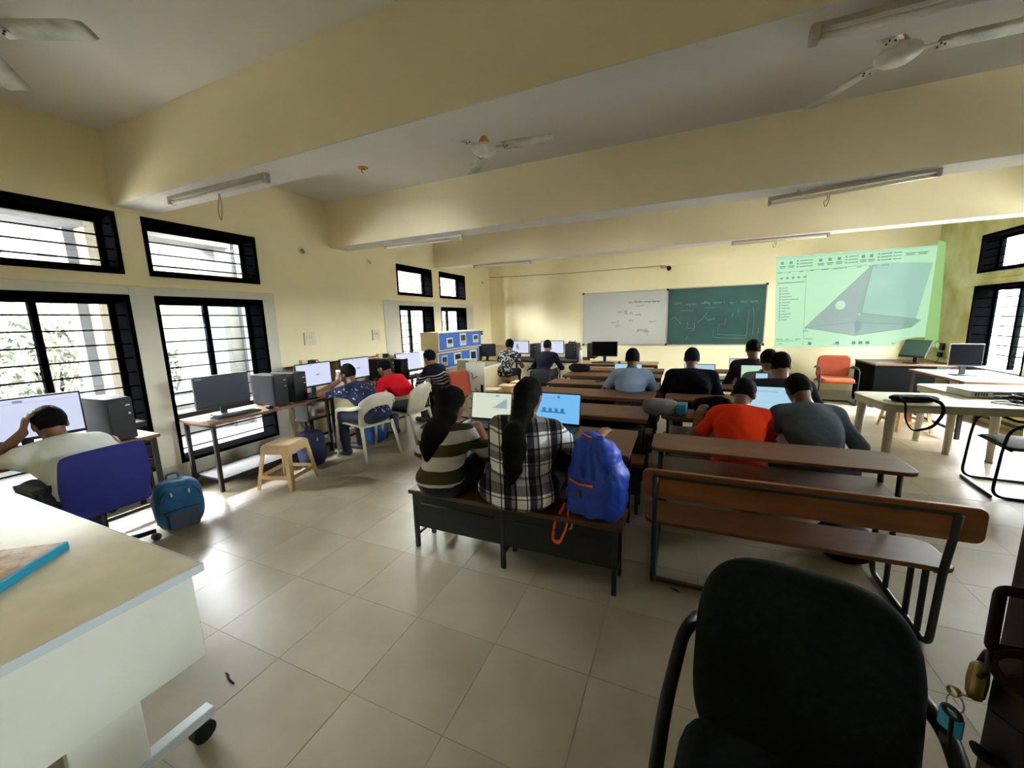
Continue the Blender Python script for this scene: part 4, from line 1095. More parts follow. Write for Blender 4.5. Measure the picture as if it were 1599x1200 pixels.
laptop((-1.50, 2.93, .752), .02, 'laptop showing a pale stepped model between the striped jumper and check shirt', 'scr_pale', .385, .245, 12, [(.02, .88, .72, .885, 'ui_grey'), (.60, .885, .70, .93, 'ui_grey')] + stairs)
laptop((-.93, 2.97, .752), -.04, 'laptop with a bright blue screen right of the long ponytail', 'scr_blue', .42, .26, 10, [(.05, .86, .55, .87, 'ui_grey'), (.53, .85, .58, .93, 'ui_blue')] + [(.22 + i * .13, .36, .29 + i * .13, .50, 'ui_blue') for i in range(4)] + [(.18, .33, .72, .38, 'ui_blue')])
laptop((-.66, 5.42, .752), 0, 'laptop with a pale cyan screen behind the man in light blue', 'scr_cyan', .37, .24, 12, [(.02, .85, .98, .86, 'ui_grey')])
laptop((.22, 5.42, .752), 0, 'laptop with a cyan screen on the right of the man in black', 'scr_cyan', .36, .25, 12, [(.02, .85, .98, .86, 'ui_grey')])
laptop((.79, 6.23, .752), 0, 'laptop with a white screen at the left of the dark maroon shirt', 'scr_white', .32, .25, 12)
laptop((.84, 5.42, .752), 0, 'laptop with a mint green screen between the dark maroon and stone grey shirts', 'scr_mint', .33, .25, 10)
laptop((.74, 3.87, .752), -.05, 'laptop with a light blue screen between the orange and grey shirts', 'scr_cyan', .38, .24, 14, [(.05, .80, .6, .82, 'ui_grey'), (.05, .88, .95, .885, 'ui_grey')])
t = thing('phone', 'phone with a lit pale blue screen held by the man in dark plum', 'phone', (.735, 4.45, 1.0), 0)
MB().bb(-.055, .055, 0, .009, -.01, .05).build('body', M['blk_plastic'], t, bevel=.002)
MB().bb(-.05, .05, -.001, 0, -.005, .045).build('screen', M['scr_cyan'], t)
t = thing('phone', 'dark phone lying flat on the desk left of the man in light blue', 'phone', (-1.02, 5.42, .752), -.6)
MB().prism(rrect(-.04, .04, -.08, .08, .01), 0, .009, XY).build('body', M['blk_plastic'], t); MB().bb(-.036, .036, -.074, .074, .009, .0095).build('screen', M['scr_off2'], t)
t = thing('power_supply', 'white power unit on a shelf under the table left of the floral shirt', 'power unit', (-4.52, 3.62, .42), 0)
MB().bb(-.1, .12, -.19, .19, .0, .19).build('case', M['white_plastic'], t, bevel=.006); MB().bb(.12, .124, -.05, .05, .05, .09).build('label_plate', M['orange_web'], t)
MB().bb(-.1, .14, -.22, .22, -.02, 0).build('shelf', M['sheet'], t)
for y in (-.21, .20): MB().bb(-.1, .14, y, y + .012, -.02, .27).build('shelf_hanger', M['sheet'], t)

# ------------------------------------------------------------------ boards, projection
t = thing('whiteboard', 'white marker board with faint writing, left half of the board pair', 'whiteboard', (-2.215, YF, 1.0), 0)
W_, H_ = 1.885, 1.215
MB().bb(0, W_, -.022, -.002, 0, H_).build('board_face', M['whiteboard'], t)
m = MB()
for q in ((0, W_, -.03, -.0, -.012, .012), (0, W_, -.03, -.0, H_ - .012, H_ + .012), (-.012, .012, -.03, -.0, 0, H_), (W_ - .012, W_ + .012, -.03, -.0, 0, H_)): m.bb(*q)
m.build('frame', M['alu'], t, bevel=.002)
for x, z in ((0, 0), (0, H_), (W_, 0), (W_, H_)): MB().bb(x - .022, x + .022, -.036, -.001, z - .022, z + .022).build('corner_cap', M['blk_plastic'], t)
def script_line(m, x0, x1, z, amp, y, r, seed, gap=.25, tall=.2):
    """cursive illegible handwriting"""
    rs = random.Random(seed); x = x0
    while x < x1:
        n = rs.randint(3, 7); pts = []
        for k in range(n * 4):
            ph = k * 1.7; pts.append((x, y, z + amp * math.sin(ph) * (1 + (2 if rs.random() < tall * .4 else 0)))); x += amp * .42
            if x > x1: break
        if len(pts) > 2: m.tube(pts, r, 4)
        x += amp * (1 + 4 * rs.random() * gap)
m = MB(); yy = -.0225
script_line(m, 1.05, 1.75, .97, .016, yy, .0035, 3); m.tube([(1.2, yy, .885), (1.28, yy, .875), (1.4, yy, .895)], .003, 4)
for x, z, w_, s_ in ((.8, .76, .25, 1), (.95, .72, .2, 2), (.66, .52, .18, 3), (1.05, .55, .14, 4), (1.25, .33, .22, 5), (.75, .44, .12, 6), (1.2, .68, .14, 7), (1.4, .30, .12, 8)): script_line(m, x, x + w_, z, .018, yy, .0028, s_)
m.tube([(1.5, yy, .53), (1.58, yy, .515), (1.66, yy, .535)], .004, 4).tube([(1.48, yy, .2), (1.48, yy, .34)], .003, 4).tube([(1.25, yy, .3), (1.33, yy, .33), (1.28, yy, .37), (1.25, yy, .3)], .003, 4)
tag(m.build('marker_writing', M['ink'], t), kind='stuff')
t = thing('chalkboard', 'green chalkboard with faint chalk writing and a stepped sketch, right half of the pair', 'chalkboard', (-.318, YF, 1.0), 0)
W_, H_ = 1.86, 1.225
MB().bb(.012, W_, -.022, -.002, 0, H_).build('board_face', M['chalk'], t)
m = MB()
for q in ((.012, W_, -.03, -.0, -.012, .008), (.012, W_, -.03, -.0, H_ - .008, H_ + .012), (W_ - .008, W_ + .012, -.03, -.0, 0, H_)): m.bb(*q)
m.build('frame', M['alu'], t, bevel=.002)
for x, z in ((W_, 0), (W_, H_)): MB().bb(x - .022, x + .022, -.036, -.001, z - .022, z + .022).build('corner_cap', M['blk_plastic'], t)
m = MB(); fx = W_ / 825.0; fz = H_ / 470.0
def cb(px_, py_): return ((px_ - 738) * fx, yy, H_ - (py_ - 55 + (px_ - 738) * .056) * fz * .94)
def poly(*pts): m.tube([cb(*p) for p in pts], .003, 4)
script_line(m, .10, .28, cb(820, 180)[2], .03, yy, .003, 11); script_line(m, .36, .58, cb(940, 185)[2], .022, yy, .003, 12, tall=.5)
script_line(m, .66, 1.12, cb(1130, 170)[2], .022, yy, .003, 13, tall=.6); script_line(m, 1.2, 1.34, cb(1300, 165)[2], .02, yy, .003, 14, tall=.5); script_line(m, 1.4, 1.72, cb(1420, 155)[2], .02, yy, .003, 15)
poly((1062, 215), (1110, 213), (1155, 212)); poly((850, 245), (970, 240)); poly((765, 330), (800, 300), (850, 345), (870, 365)); poly((1010, 345), (1050, 310), (1085, 260)); poly((1075, 290), (1100, 330))
poly((920, 350), (920, 400)); poly((985, 345), (985, 400)); poly((935, 400), (970, 395), (985, 410), (950, 420)); poly((915, 500), (925, 470))
poly((1150, 400), (1150, 470), (1420, 465)); poly((1190, 390), (1190, 440), (1420, 440)); poly((1195, 385), (1195, 355), (1245, 350), (1250, 300)); poly((1300, 290), (1305, 255)); poly((1345, 250), (1350, 215)); poly((1435, 215), (1425, 460)); poly((1465, 200), (1480, 280), (1475, 430)); poly((1515, 420), (1520, 370))
script_line(m, .82, .95, cb(1150, 310)[2], .016, yy, .003, 16)
tag(m.build('chalk_writing', M['chalkline'], t), kind='stuff')

# projector light imitated by glowing panels on the front wall and side wall
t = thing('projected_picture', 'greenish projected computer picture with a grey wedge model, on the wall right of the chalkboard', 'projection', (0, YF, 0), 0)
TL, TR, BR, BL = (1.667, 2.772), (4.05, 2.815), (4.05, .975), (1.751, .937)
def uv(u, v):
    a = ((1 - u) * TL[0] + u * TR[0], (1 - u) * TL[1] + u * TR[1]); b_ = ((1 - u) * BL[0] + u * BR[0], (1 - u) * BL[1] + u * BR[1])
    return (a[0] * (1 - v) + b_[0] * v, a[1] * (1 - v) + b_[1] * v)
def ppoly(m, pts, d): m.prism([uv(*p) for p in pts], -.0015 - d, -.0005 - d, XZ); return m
ppoly(MB(), [(0, 0), (1, 0), (1, .915), (.93, .915), (.84, .955), (.82, 1.0), (0, 1.0)][::-1], 0.001).build('picture', M['pr_base'], t)  # the monitor's shadow is cut into the panel outline at lower right
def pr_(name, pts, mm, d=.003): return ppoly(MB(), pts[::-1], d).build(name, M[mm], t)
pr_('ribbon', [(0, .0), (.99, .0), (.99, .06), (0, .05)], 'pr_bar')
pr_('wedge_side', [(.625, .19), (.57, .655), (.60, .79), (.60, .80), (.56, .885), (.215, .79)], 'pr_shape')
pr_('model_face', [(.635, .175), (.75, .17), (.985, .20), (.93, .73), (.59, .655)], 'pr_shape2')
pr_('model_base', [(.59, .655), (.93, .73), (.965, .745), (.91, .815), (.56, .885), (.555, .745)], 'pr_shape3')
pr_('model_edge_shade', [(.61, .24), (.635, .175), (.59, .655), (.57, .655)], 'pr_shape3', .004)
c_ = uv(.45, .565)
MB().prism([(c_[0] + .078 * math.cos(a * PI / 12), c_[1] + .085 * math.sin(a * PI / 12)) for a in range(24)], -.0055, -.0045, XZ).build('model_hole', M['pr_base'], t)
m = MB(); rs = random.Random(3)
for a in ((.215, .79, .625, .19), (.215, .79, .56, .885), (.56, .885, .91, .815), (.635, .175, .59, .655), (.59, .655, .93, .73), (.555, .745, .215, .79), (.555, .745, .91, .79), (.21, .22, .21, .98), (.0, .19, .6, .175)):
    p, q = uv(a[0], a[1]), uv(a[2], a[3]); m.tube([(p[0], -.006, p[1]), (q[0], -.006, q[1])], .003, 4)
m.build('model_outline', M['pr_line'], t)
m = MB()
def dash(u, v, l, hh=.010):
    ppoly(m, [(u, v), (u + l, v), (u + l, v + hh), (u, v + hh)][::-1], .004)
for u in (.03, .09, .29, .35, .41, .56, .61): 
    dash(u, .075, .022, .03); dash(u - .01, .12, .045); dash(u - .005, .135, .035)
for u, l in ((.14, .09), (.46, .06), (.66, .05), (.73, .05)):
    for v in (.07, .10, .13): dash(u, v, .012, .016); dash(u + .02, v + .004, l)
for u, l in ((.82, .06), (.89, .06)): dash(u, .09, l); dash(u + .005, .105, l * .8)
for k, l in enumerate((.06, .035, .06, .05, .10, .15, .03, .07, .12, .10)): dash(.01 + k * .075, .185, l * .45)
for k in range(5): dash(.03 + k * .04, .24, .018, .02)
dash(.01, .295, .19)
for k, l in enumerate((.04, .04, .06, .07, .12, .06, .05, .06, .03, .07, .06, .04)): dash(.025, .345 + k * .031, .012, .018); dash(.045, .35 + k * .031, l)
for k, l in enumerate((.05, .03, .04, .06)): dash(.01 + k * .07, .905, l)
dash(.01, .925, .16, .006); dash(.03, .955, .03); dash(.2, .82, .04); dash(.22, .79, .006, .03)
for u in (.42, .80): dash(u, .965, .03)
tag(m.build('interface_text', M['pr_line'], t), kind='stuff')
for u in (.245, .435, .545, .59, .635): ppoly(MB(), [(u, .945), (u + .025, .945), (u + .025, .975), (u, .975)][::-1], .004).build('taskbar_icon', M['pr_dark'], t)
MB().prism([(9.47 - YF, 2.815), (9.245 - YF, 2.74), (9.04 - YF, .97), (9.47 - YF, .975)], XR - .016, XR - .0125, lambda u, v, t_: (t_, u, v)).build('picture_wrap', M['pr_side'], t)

# ------------------------------------------------------------------ ceiling fans, tube lights
def fan(loc, a0, label, drop=.14):
    t = thing('ceiling_fan', label, 'fan', loc, 0, 'ceiling fans')      # loc on the ceiling
    z = -drop
    MB().lathe([(.001, 0), (.042, -.002), (.03, -.03), (.012, -.055), (.010, -.056)], 18).build('canopy', M['fan_cup'], t, smooth=True)
    MB().tube([(0, 0, -.05), (0, 0, z + .02)], .010, 10).build('down_rod', M['fan_cup'], t)
    MB().lathe([(.010, z + .06), (.016, z + .055), (.045, z + .012), (.052, z - .008), (.03, z - .012)], 20).build('lower_cup', M['fan_cup'], t, smooth=True)
    MB().lathe([(.03, z - .012), (.07, z - .02), (.10, z - .036), (.112, z - .055), (.108, z - .075), (.08, z - .098), (.04, z - .108), (.001, z - .110)], 28).build('motor', M['fan_white'], t, smooth=True)
    for k in range(3):
        a = a0 + k * 2 * PI / 3; R = rotm(0, 0, a)
        MB().add([R @ Vector(p) for p in ((.09, -.018, z - .052), (.22, -.03, z - .054), (.22, .03, z - .050), (.09, .018, z - .052))], [(0, 1, 2, 3)]).build('blade_arm', M['fan_white'], t, solid=.005)
        vs, fs = [], []; n = 9
        for i in range(n):
            x = .17 + .46 * i / (n - 1); w_ = .054 + .012 * i / (n - 1)
            if i == n - 1: w_ = .045
            for s in (-1, 0, 1): vs.append(R @ Vector((x, s * w_, z - .05 - s * .010 - (0 if s else -.006))))
        for i in range(n - 1):
            for s in (0, 1): q = i * 3 + s; fs.append((q, q + 3, q + 4, q + 1))
        b_ = MB().add(vs, fs).build('blade', M['fan_white'], t, solid=.004, smooth=True)
        m = MB()
        for x, y in ((.185, .02), (.185, -.02), (.21, 0)): p = R @ Vector((x, y, z - .058)); m.ball(p, .006, 6, 4)
        m.build('screws', M['blk_plastic'], b_)
fan((-1.70, 3.39, ZC), .15, 'middle ceiling fan with orange-brown cups between the two nearest beams')
fan((1.13, 3.37, ZC), .0, 'ceiling fan with orange-brown cups at the upper right by the tube light')
fan((-3.43, .95, ZC), .47, 'ceiling fan at the upper left corner, only two blades in view')
t = thing('fan_hook', 'bare brown fan hook plate on the ceiling left of the middle fan', 'hook', (-3.34, 3.63, ZC))
MB().lathe([(.001, -.012), (.05, -.010), (.06, 0)], 14).build('plate', M['fan_cup'], t, smooth=True)
MB().tube([(.02 * math.cos(a * .6), 0, -.03 + .02 * math.sin(a * .6)) for a in range(9)], .005, 6).build('hook', M['rust'], t, smooth=True)
def tube_light(p, q, label, wires=(), back=True):
    p, q = Vector(p), Vector(q); c = (p + q) / 2; L = (q - p).length
    t = thing('tube_light', label, 'lamp', c, 0, 'unlit tube lights')
    d = (q - p).normalized(); R = Matrix((d, Vector((0, 0, 1)).cross(d).normalized(), d.cross(Vector((0, 0, 1)).cross(d).normalized()))).transposed()
    MB().box((0, 0, .03), (L, .045, .036), R).build('batten', M['batten'], t, bevel=.004)
    MB().tube([R @ Vector((-L / 2 + .03, 0, -.012)), R @ Vector((L / 2 - .03, 0, -.012))], .014, 12).build('glass_tube', M['tube'], t, smooth=True)
    for s in (-1, 1): MB().box(R @ Vector((s * (L / 2 - .015), 0, .005)), (.03, .05, .065), R).build('end_holder', M['batten'], t, bevel=.004)
    for (u, l, wd) in wires:
        x = u * L
        MB().tube(fillet([R @ Vector((x, 0, 0)), R @ Vector((x, 0, 0)) + Vector((.01, 0, -.06)), R @ Vector((x, 0, 0)) + Vector((-wd, 0, -l * .6)), R @ Vector((x, 0, 0)) + Vector((0, 0, -l)), R @ Vector((x, 0, 0)) + Vector((wd, 0, -l * .55)), R @ Vector((x + .02, 0, 0))], .04), .0035, 5).build('hanging_wire', M['wire'], t, smooth=True)
    if back:
        for u in (-.3, .3): MB().box(R @ Vector((u * L, 0, .055)), (.02, .03, .03), R).build('bracket', M['batten'], t)
    return t
tube_light((-4.05, 2.08, 2.70), (-2.84, 2.10, 2.70), 'unlit tube light at the left end of the nearest beam with a wire loop', [(.02, .24, .03)])
tube_light((-3.92, 4.57, 2.70), (-2.66, 4.58, 2.70), 'unlit tube light at the left end of the middle beam')
tube_light((.70, 4.60, 2.67), (1.86, 4.46, 2.705), 'unlit tube light hanging askew under the right half of the middle beam', [(-.12, .13, .02)])
tube_light((.42, 2.09, 2.705), (1.62, 2.09, 2.705), 'unlit tube light at the top right beside the right ceiling fan')
tube_light((.64, 7.08, 2.705), (1.86, 7.10, 2.705), 'unlit tube light under the farthest beam above the projection', [(-.04, .12, .025)])
tube_light((-3.86, 7.05, 2.705), (-2.66, 7.10, 2.705), 'unlit tube light at the left end of the farthest beam')

# ------------------------------------------------------------------ wall fittings
t = thing('security_camera', 'small dome security camera on a bracket above the boards', 'camera', (-.34, 9.47, 2.68))
MB().bb(-.16, .02, -.02, .005, .0, .05).build('bracket', M['beige_plastic'], t, bevel=.006)
MB().tube([(-.05, -.02, .03), (.0, -.07, .01)], .016, 8).build('arm', M['beige_plastic'], t)
MB().ball((.02, -.09, -.02), (.045, .05, .055), 16, 10).build('housing', M['blk_plastic2'], t, smooth=True)
MB().ball((.025, -.13, -.03), (.022, .02, .022), 12, 8).build('lens', M['scr_off2'], t, smooth=True)
t = tag(MB().tube([(-4.72, 9.466, 2.765), (-2.6, 9.466, 2.725), (-.4, 9.466, 2.735)], .007, 6).build('cable', M['wire']), 'thin cable running along the front wall to the security camera', 'cable')
def switch(loc, label, n):
    t = thing('switch_board', label, 'switch', loc, 0, 'switch boards on the left wall')
    MB().bb(-.006, .02, -.085, .085, -.085, .085).build('plate', M['switch'], t, bevel=.004)
    for k in range(n): MB().bb(.02, .028, -.06 + k * .04, -.03 + k * .04, .0, .045).build('rocker', M['white_plastic'], t, bevel=.002)
    MB().lathe([(.02, .02), (.02, .024), (.005, .024)], 12, (0, .035, -.04), rotm(0, PI / 2, 0)).build('socket', M['switch'], t)
switch((XL + .006, 3.85, 1.45), 'white switch board on the left wall above the black towers', 3)
switch((XL + .006, 5.14, 1.45), 'white switch board on the left wall above the red shirt student', 3)
t = thing('wall_clock_box', 'small dark square device on the left wall by the far corner', 'device', (XL + .013, 8.88, 1.34))
MB().bb(0, .04, -.05, .05, -.05, .05).build('case', M['blk_plastic'], t, bevel=.004); MB().bb(.04, .042, -.015, .015, -.02, .02).build('dial', M['meter'], t)
for i, (y, z, l) in enumerate(((3.88, 2.64, 'small bulb holder high on the left wall left of the middle beam'), (5.11, 2.645, 'small brown bulb holder high on the left wall just past the middle beam'), (9.05, 2.615, 'small brown bulb holder high on the left wall in the far corner'))):
    t = thing('bulb_holder', l, 'lamp holder', (XL, y, z), 0, 'bulb holders on the left wall')
    MB().lathe([(.001, .006), (.045, .005), (.05, 0)][::-1], 14, (0, 0, 0), rotm(0, PI / 2, 0)).build('base_plate', M['wall'], t)
    MB().tube([(.005, 0, 0), (.03, .0, -.01), (.045, 0, -.04)], .016, 10).build('holder', M['fan_cup'], t)
def adapter(loc, label):
    t = thing('power_adapter', label, 'adapter', loc, 0, 'adapters on the left wall')
    MB().bb(0, .06, -.09, .02, -.03, .06).build('socket_box', M['beige_pale'], t, bevel=.004)
    MB().bb(.0, .08, .0, .12, -.02, .05).build('plug', M['blk_plastic'], t, bevel=.01)
    MB().tube(fillet([(.04, .1, .03), (.05, .18, .05), (.03, .2, -.1), (.02, .1, -.3)], .05), .005, 6).build('lead', M['blkwire'], t, smooth=True)
adapter((XL, 3.74, 1.11), 'black adapter on a beige socket box above the lit monitor beside the floral shirt')
adapter((XL, 5.2, 1.07), 'black adapter on a beige socket box above the towers by the red shirt')
for y0, y1, l in ((3.42, 5.36, 'tan wooden back board behind the lit monitors along the left wall'),):
    t = thing('back_board', l, 'board', (XL, y0, .74)); MB().bb(.013, .035, 0, y1 - y0, 0, .34).build('panel', M['wall'], t); MB().bb(.008, .05, 0, y1 - y0, .34, .36).build('cap_rail', M['tan_top'], t)
t = thing('corner_socket', 'dark socket with white plug wires at the right end of the projection', 'socket', (XR, 8.92, 1.0))
MB().bb(-.03, 0, -.05, .05, -.06, .06).build('plate', M['blk_plastic'], t, bevel=.004); MB().bb(-.07, -.03, -.09, .0, -.17, -.09).build('adapter', M['blk_plastic'], t, bevel=.006)
MB().tube(fillet([(-.03, .02, .03), (-.06, .06, .10), (-.06, .12, .05), (-.05, .08, -.08)], .04), .007, 6).build('white_lead', M['white_plastic'], t, smooth=True)
MB().tube(fillet([(-.05, -.05, -.16), (-.1, -.1, -.25), (-.2, -.3, -.24)], .05), .005, 6).build('black_lead', M['blkwire'], t, smooth=True)
# ------------------------------------------------------------------ bags and loose things
def backpack(loc, rz, label, m, w=.30, d=.20, h=.44, straps=True, strap_m=None, pocket_m=None, tilt=0):
    t = thing('backpack', label, 'bag', loc, rz, 'school bags')
    F = Field((-w, -d, -.03), (w, d, h * 1.25), .012)
    F.ell((0, 0, h * .47), (w / 2, d / 2, h * .50), None, 0, 'add', 3.2)
    F.ell((0, -d * .38, h * .28), (w * .40, d * .30, h * .24), None, .02, 'add', 3)
    F.wrinkle(.004, 22, w * 9); F.half((0, 0, -1), (0, 0, .003))
    b_ = F.mesh('bag_body', m, t); b_.rotation_euler = (math.radians(tilt), 0, 0)
    sm = strap_m or m
    MB().tube([(w * .40 * math.cos(a), -d * (.50 - .12 * math.sin(a)), h * .62 + h * .26 * math.sin(a)) for a in [PI * k / 14 for k in range(15)]], .0045, 5).build('zip_piping', mat('dark_zip', (14, 20, 30), .6), t, smooth=True)
    for s in (-1, 1): MB().tube([(s * w * .18, -d * .52, h * .80), (s * w * .17, -d * .56, h * .73)], .006, 5).build('zip_pull', M['white_plastic'], t)
    MB().tube([(-w * .38, -d * .66, h * .46), (0, -d * .72, h * .49), (w * .38, -d * .66, h * .46)], .004, 5).build('pocket_zip', mat('dark_zip', (14, 20, 30), .6), t, smooth=True)
    MB().tube(fillet([(-.04, d * .3, h * .92), (-.04, d * .3, h * 1.04), (.04, d * .3, h * 1.04), (.04, d * .3, h * .92)], .03), .006, 6, ry=.010).build('grab_handle', sm, t, smooth=True)
    if straps:
        for s in (-1, 1): MB().tube(fillet([(s * w * .22, d * .42, h * .88), (s * w * .30, d * .75, h * .62), (s * w * .36, d * .70, h * .28), (s * w * .40, d * .40, h * .06)], .08), .007, 6, ry=.022).build('shoulder_strap', sm, t, smooth=True)
    if pocket_m: MB().prism(rrect(-w * .3, w * .3, h * .08, h * .42, .03), -d * .70, -d * .66, XZ).build('pocket_patch', pocket_m, t, bevel=.004)
    return t
backpack((-3.79, 1.66, 0), math.radians(75), 'teal blue backpack with a grey pocket on the floor beside the blue chair', M['teal'], .32, .24, .42, pocket_m=mat('grey_blue_pocket', (62, 66, 88), .7))
backpack((-3.93, 3.06, 0), math.radians(60), 'dark navy backpack on the floor right of the beige stool', M['navy'], .30, .22, .44)
backpack((-3.86, 4.02, 0), math.radians(60), 'bright blue backpack on the floor between the two white armchairs', M['azure'], .28, .20, .42)
backpack((1.05, 3.05, 0), math.radians(20), 'dark bag on the floor below the right end of the nearest desk', M['leather_dark'], .28, .18, .24)

# the royal blue roll-top backpack on the bench
t = thing('backpack', 'royal blue roll-top backpack with orange zips sitting on the right end of the low bench', 'bag', (-.435, 2.23, .45), math.radians(-12), 'school bags')
F = Field((-.26, -.22, -.03), (.26, .22, .58), .008)
F.ell((.01, 0, .15), (.172, .112, .165), None, 0, 'add', 3.6)
F.ell((0.0, .0, .29), (.142, .092, .15), None, .05, 'add', 3.0)
F.ell((-.02, -.0, .40), (.098, .062, .07), None, .05, 'add', 2.6)
F.ell((-.045, -.01, .465), (.060, .045, .045), None, .03, 'add', 2.4)
F.ell((-.02, -.10, .12), (.130, .036, .115), None, .015, 'add', 3.4)
F.cap((.06, -.01, .40), (.03, -.02, .475), .028, .02, .02)
for x0, x1 in ((-.09, -.06), (-.03, -.035), (.03, .0), (.09, .03)): F.cap((x0, -.105, .27), (x1, -.075, .43), .014, .010, .02, op='sub')
F.cap((.07, -.10, .35), (.10, -.06, .30), .016, .012, .02, op='sub')
F.wrinkle(.005, 30, 1.0); F.wrinkle(.003, 61, 2.0)
F.half((0, 0, -1), (0, 0, .002))
F.mesh('bag_body', M['royal'], t)
MB().tube([(-.125, -.125, .235), (-.05, -.142, .222), (.03, -.138, .224)], .0075, 6).build('front_zip', M['orange_web'], t, smooth=True)
MB().tube([(.10, -.105, .20), (.145, -.07, .235), (.168, -.03, .26)], .0065, 6).build('side_zip', M['orange_web'], t, smooth=True)
MB().tube([(.11, -.10, .19), (.135, -.085, .10), (.15, -.06, .04)], .004, 6).build('pocket_piping', M['orange_web'], t, smooth=True)
MB().prism(rrect(-.075, -.045, .135, .185, .008), -.145, -.138, XZ).build('badge', mat('olive_badge', (72, 84, 70), .6), t)
MB().tube(fillet([(-.06, .0, .47), (-.09, -.03, .50), (-.03, -.06, .49), (.0, -.03, .475)], .03), .006, 6).build('grab_handle', M['orange_web'], t, smooth=True)
MB().tube(fillet([(-.10, .10, .42), (-.17, .08, .30), (-.185, .02, .12), (-.17, -.06, .01)], .08), .007, 6, ry=.022).build('shoulder_strap', M['leather_dark'], t, smooth=True)
MB().tube(fillet([(-.16, -.10, .06), (-.20, -.165, -.05), (-.215, -.165, -.17), (-.17, -.165, -.175), (-.12, -.165, -.06), (-.13, -.12, .05)], .035), .003, 6, ry=.014).build('strap_loop', M['orange_web'], t, smooth=True)
MB().tube(fillet([(-.10, -.14, -.02), (-.09, -.155, -.06), (-.11, -.155, -.07)], .02), .006, 6).build('key_charm', M['silver'], t, smooth=True)

# grey and teal bag lying on the second desk of the right column
t = thing('bag', 'grey duffel bag with a teal end lying on the desk left of the orange shirt', 'bag', (-.10, 3.68, .752), math.radians(-4))
F = Field((-.25, -.15, -.02), (.25, .15, .2), .01)
F.ell((-.05, 0, .062), (.155, .10, .068), None, 0, 'add', 3.2); F.ell((-.08, -.02, .09), (.09, .07, .045), None, .04, 'add', 2.6)
F.wrinkle(.003, 30, 1); F.half((0, 0, -1), (0, 0, .001)); F.mesh('bag_body', M['grey_bag'], t)
MB().prism(rrect(-.10, .10, .004, .11, .03), .085, .165, lambda u, v, t_: (t_, u * .92, v)).build('teal_end', M['teal_flat'], t, bevel=.008)
MB().tube([(-.15, -.085, .105), (-.05, -.095, .112), (.06, -.09, .11)], .003, 5).build('zip', M['silver'], t)
t = thing('bag', 'crumpled black bag on the desk behind the shoulder of the orange shirt', 'bag', (.27, 3.90, .752), .2)
F = Field((-.2, -.12, -.02), (.2, .12, .2), .011)
F.ell((0, 0, .06), (.16, .09, .08), None, 0, 'add', 2.3); F.ell((.06, -.02, .10), (.08, .05, .04), None, .03); F.wrinkle(.009, 34, .6); F.half((0, 0, -1), (0, 0, .001)); F.mesh('bag_body', M['leather_dark'], t)
MB().tube(fillet([(-.1, -.06, .12), (-.12, -.1, .06), (-.05, -.11, .02)], .03), .006, 6).build('strap', M['leather_dark'], t, smooth=True)
t = tag(MB().prism(rrect(-.055, .055, -.04, .04, .006), .0, .022, XY).build('wallet', mat('khaki_wallet', (76, 66, 52), .6), bevel=.004), 'small khaki wallet on the desk between the grey bag and black bag', 'wallet'); t.location = (.19, 3.74, .752)
t = thing('bag', 'black bag with a strap resting on the desks at the far left of the rows', 'bag', (-1.56, 6.40, .751), 0)
F = Field((-.22, -.14, -.02), (.22, .14, .2), .012)
F.ell((0, 0, .055), (.18, .11, .075), None, 0, 'add', 2.4); F.wrinkle(.006, 26, .3); F.half((0, 0, -1), (0, 0, .001)); F.mesh('bag_body', M['leather_dark'], t)
MB().tube(fillet([(-.16, -.02, .08), (-.1, -.1, .14), (.05, -.1, .13), (.14, -.04, .09)], .05), .008, 6).build('strap', M['leather_dark'], t, smooth=True)
t = thing('handbag', 'limp black bag hanging its strap over the front edge of the white plastic table', 'bag', (2.13, 5.04, .72), math.radians(6))
F = Field((-.22, -.14, -.02), (.24, .16, .12), .009)
F.ell((0, .04, .03), (.17, .085, .035), None, 0, 'add', 2.6); F.ell((.14, .04, .035), (.07, .05, .022), None, .03); F.wrinkle(.004, 34, .5); F.half((0, 0, -1), (0, 0, .001)); F.mesh('bag_body', M['leather_dark'], t)
MB().tube(fillet([(-.13, -.02, .04), (-.16, -.19, .03), (-.155, -.205, -.14), (-.09, -.205, -.25), (.06, -.205, -.20), (.13, -.2, -.06), (.12, -.18, .03), (.10, -.02, .045)], .05), .006, 6, ry=.019).build('shoulder_strap', M['leather_dark'], t, smooth=True)
t = thing('device_box', 'flat pale grey device box with a vented side on the white plastic table', 'device', (2.92, 5.58, .722), math.radians(8))
MB().bb(-.23, .23, -.15, .17, .006, .075).build('case', mat('pale_grey_case', (196, 196, 190), .4), t, bevel=.006)
m = MB()
for k in range(5): m.bb(-.20 + k * .022, -.186 + k * .022, -.152, -.149, .02, .06)
m.bb(-.06, .16, -.152, -.149, .04, .058).build('vent_slots', M['meter_dark'], t)
MB().bb(-.20, -.13, .1, .13, .075, .077).build('top_logo_patch', M['meter_dark'], t)
for x in (-.19, .19): MB().bb(x - .02, x + .02, -.1, .12, 0, .006).build('rubber_foot', M['blk_plastic'], t)
t = thing('cable_bundle', 'tangle of black cables at the right end of the white plastic table', 'cable', (3.08, 5.22, .722))
rs = random.Random(2)
for k in range(5):
    pts = [(.2 * math.cos(q * 1.1 + k) * (1 - .08 * q) - .05, .10 * math.sin(q * 1.3 + k * .7), .008 + .012 * k + .01 * abs(math.sin(q))) for q in range(8)]
    MB().tube(fillet(pts, .05), .006, 6).build('cable_loop', M['blkwire'], t, smooth=True)
MB().tube(fillet([(-.1, .0, .01), (-.3, .02, .006), (-.36, -.1, .006), (-.2, -.14, .006)], .06), .004, 6).build('thin_lead', M['blkwire'], t, smooth=True)
t = thing('steel_bottle', 'slim brushed steel bottle at the left end of the pale table', 'bottle', (-1.88, 7.80, .74))
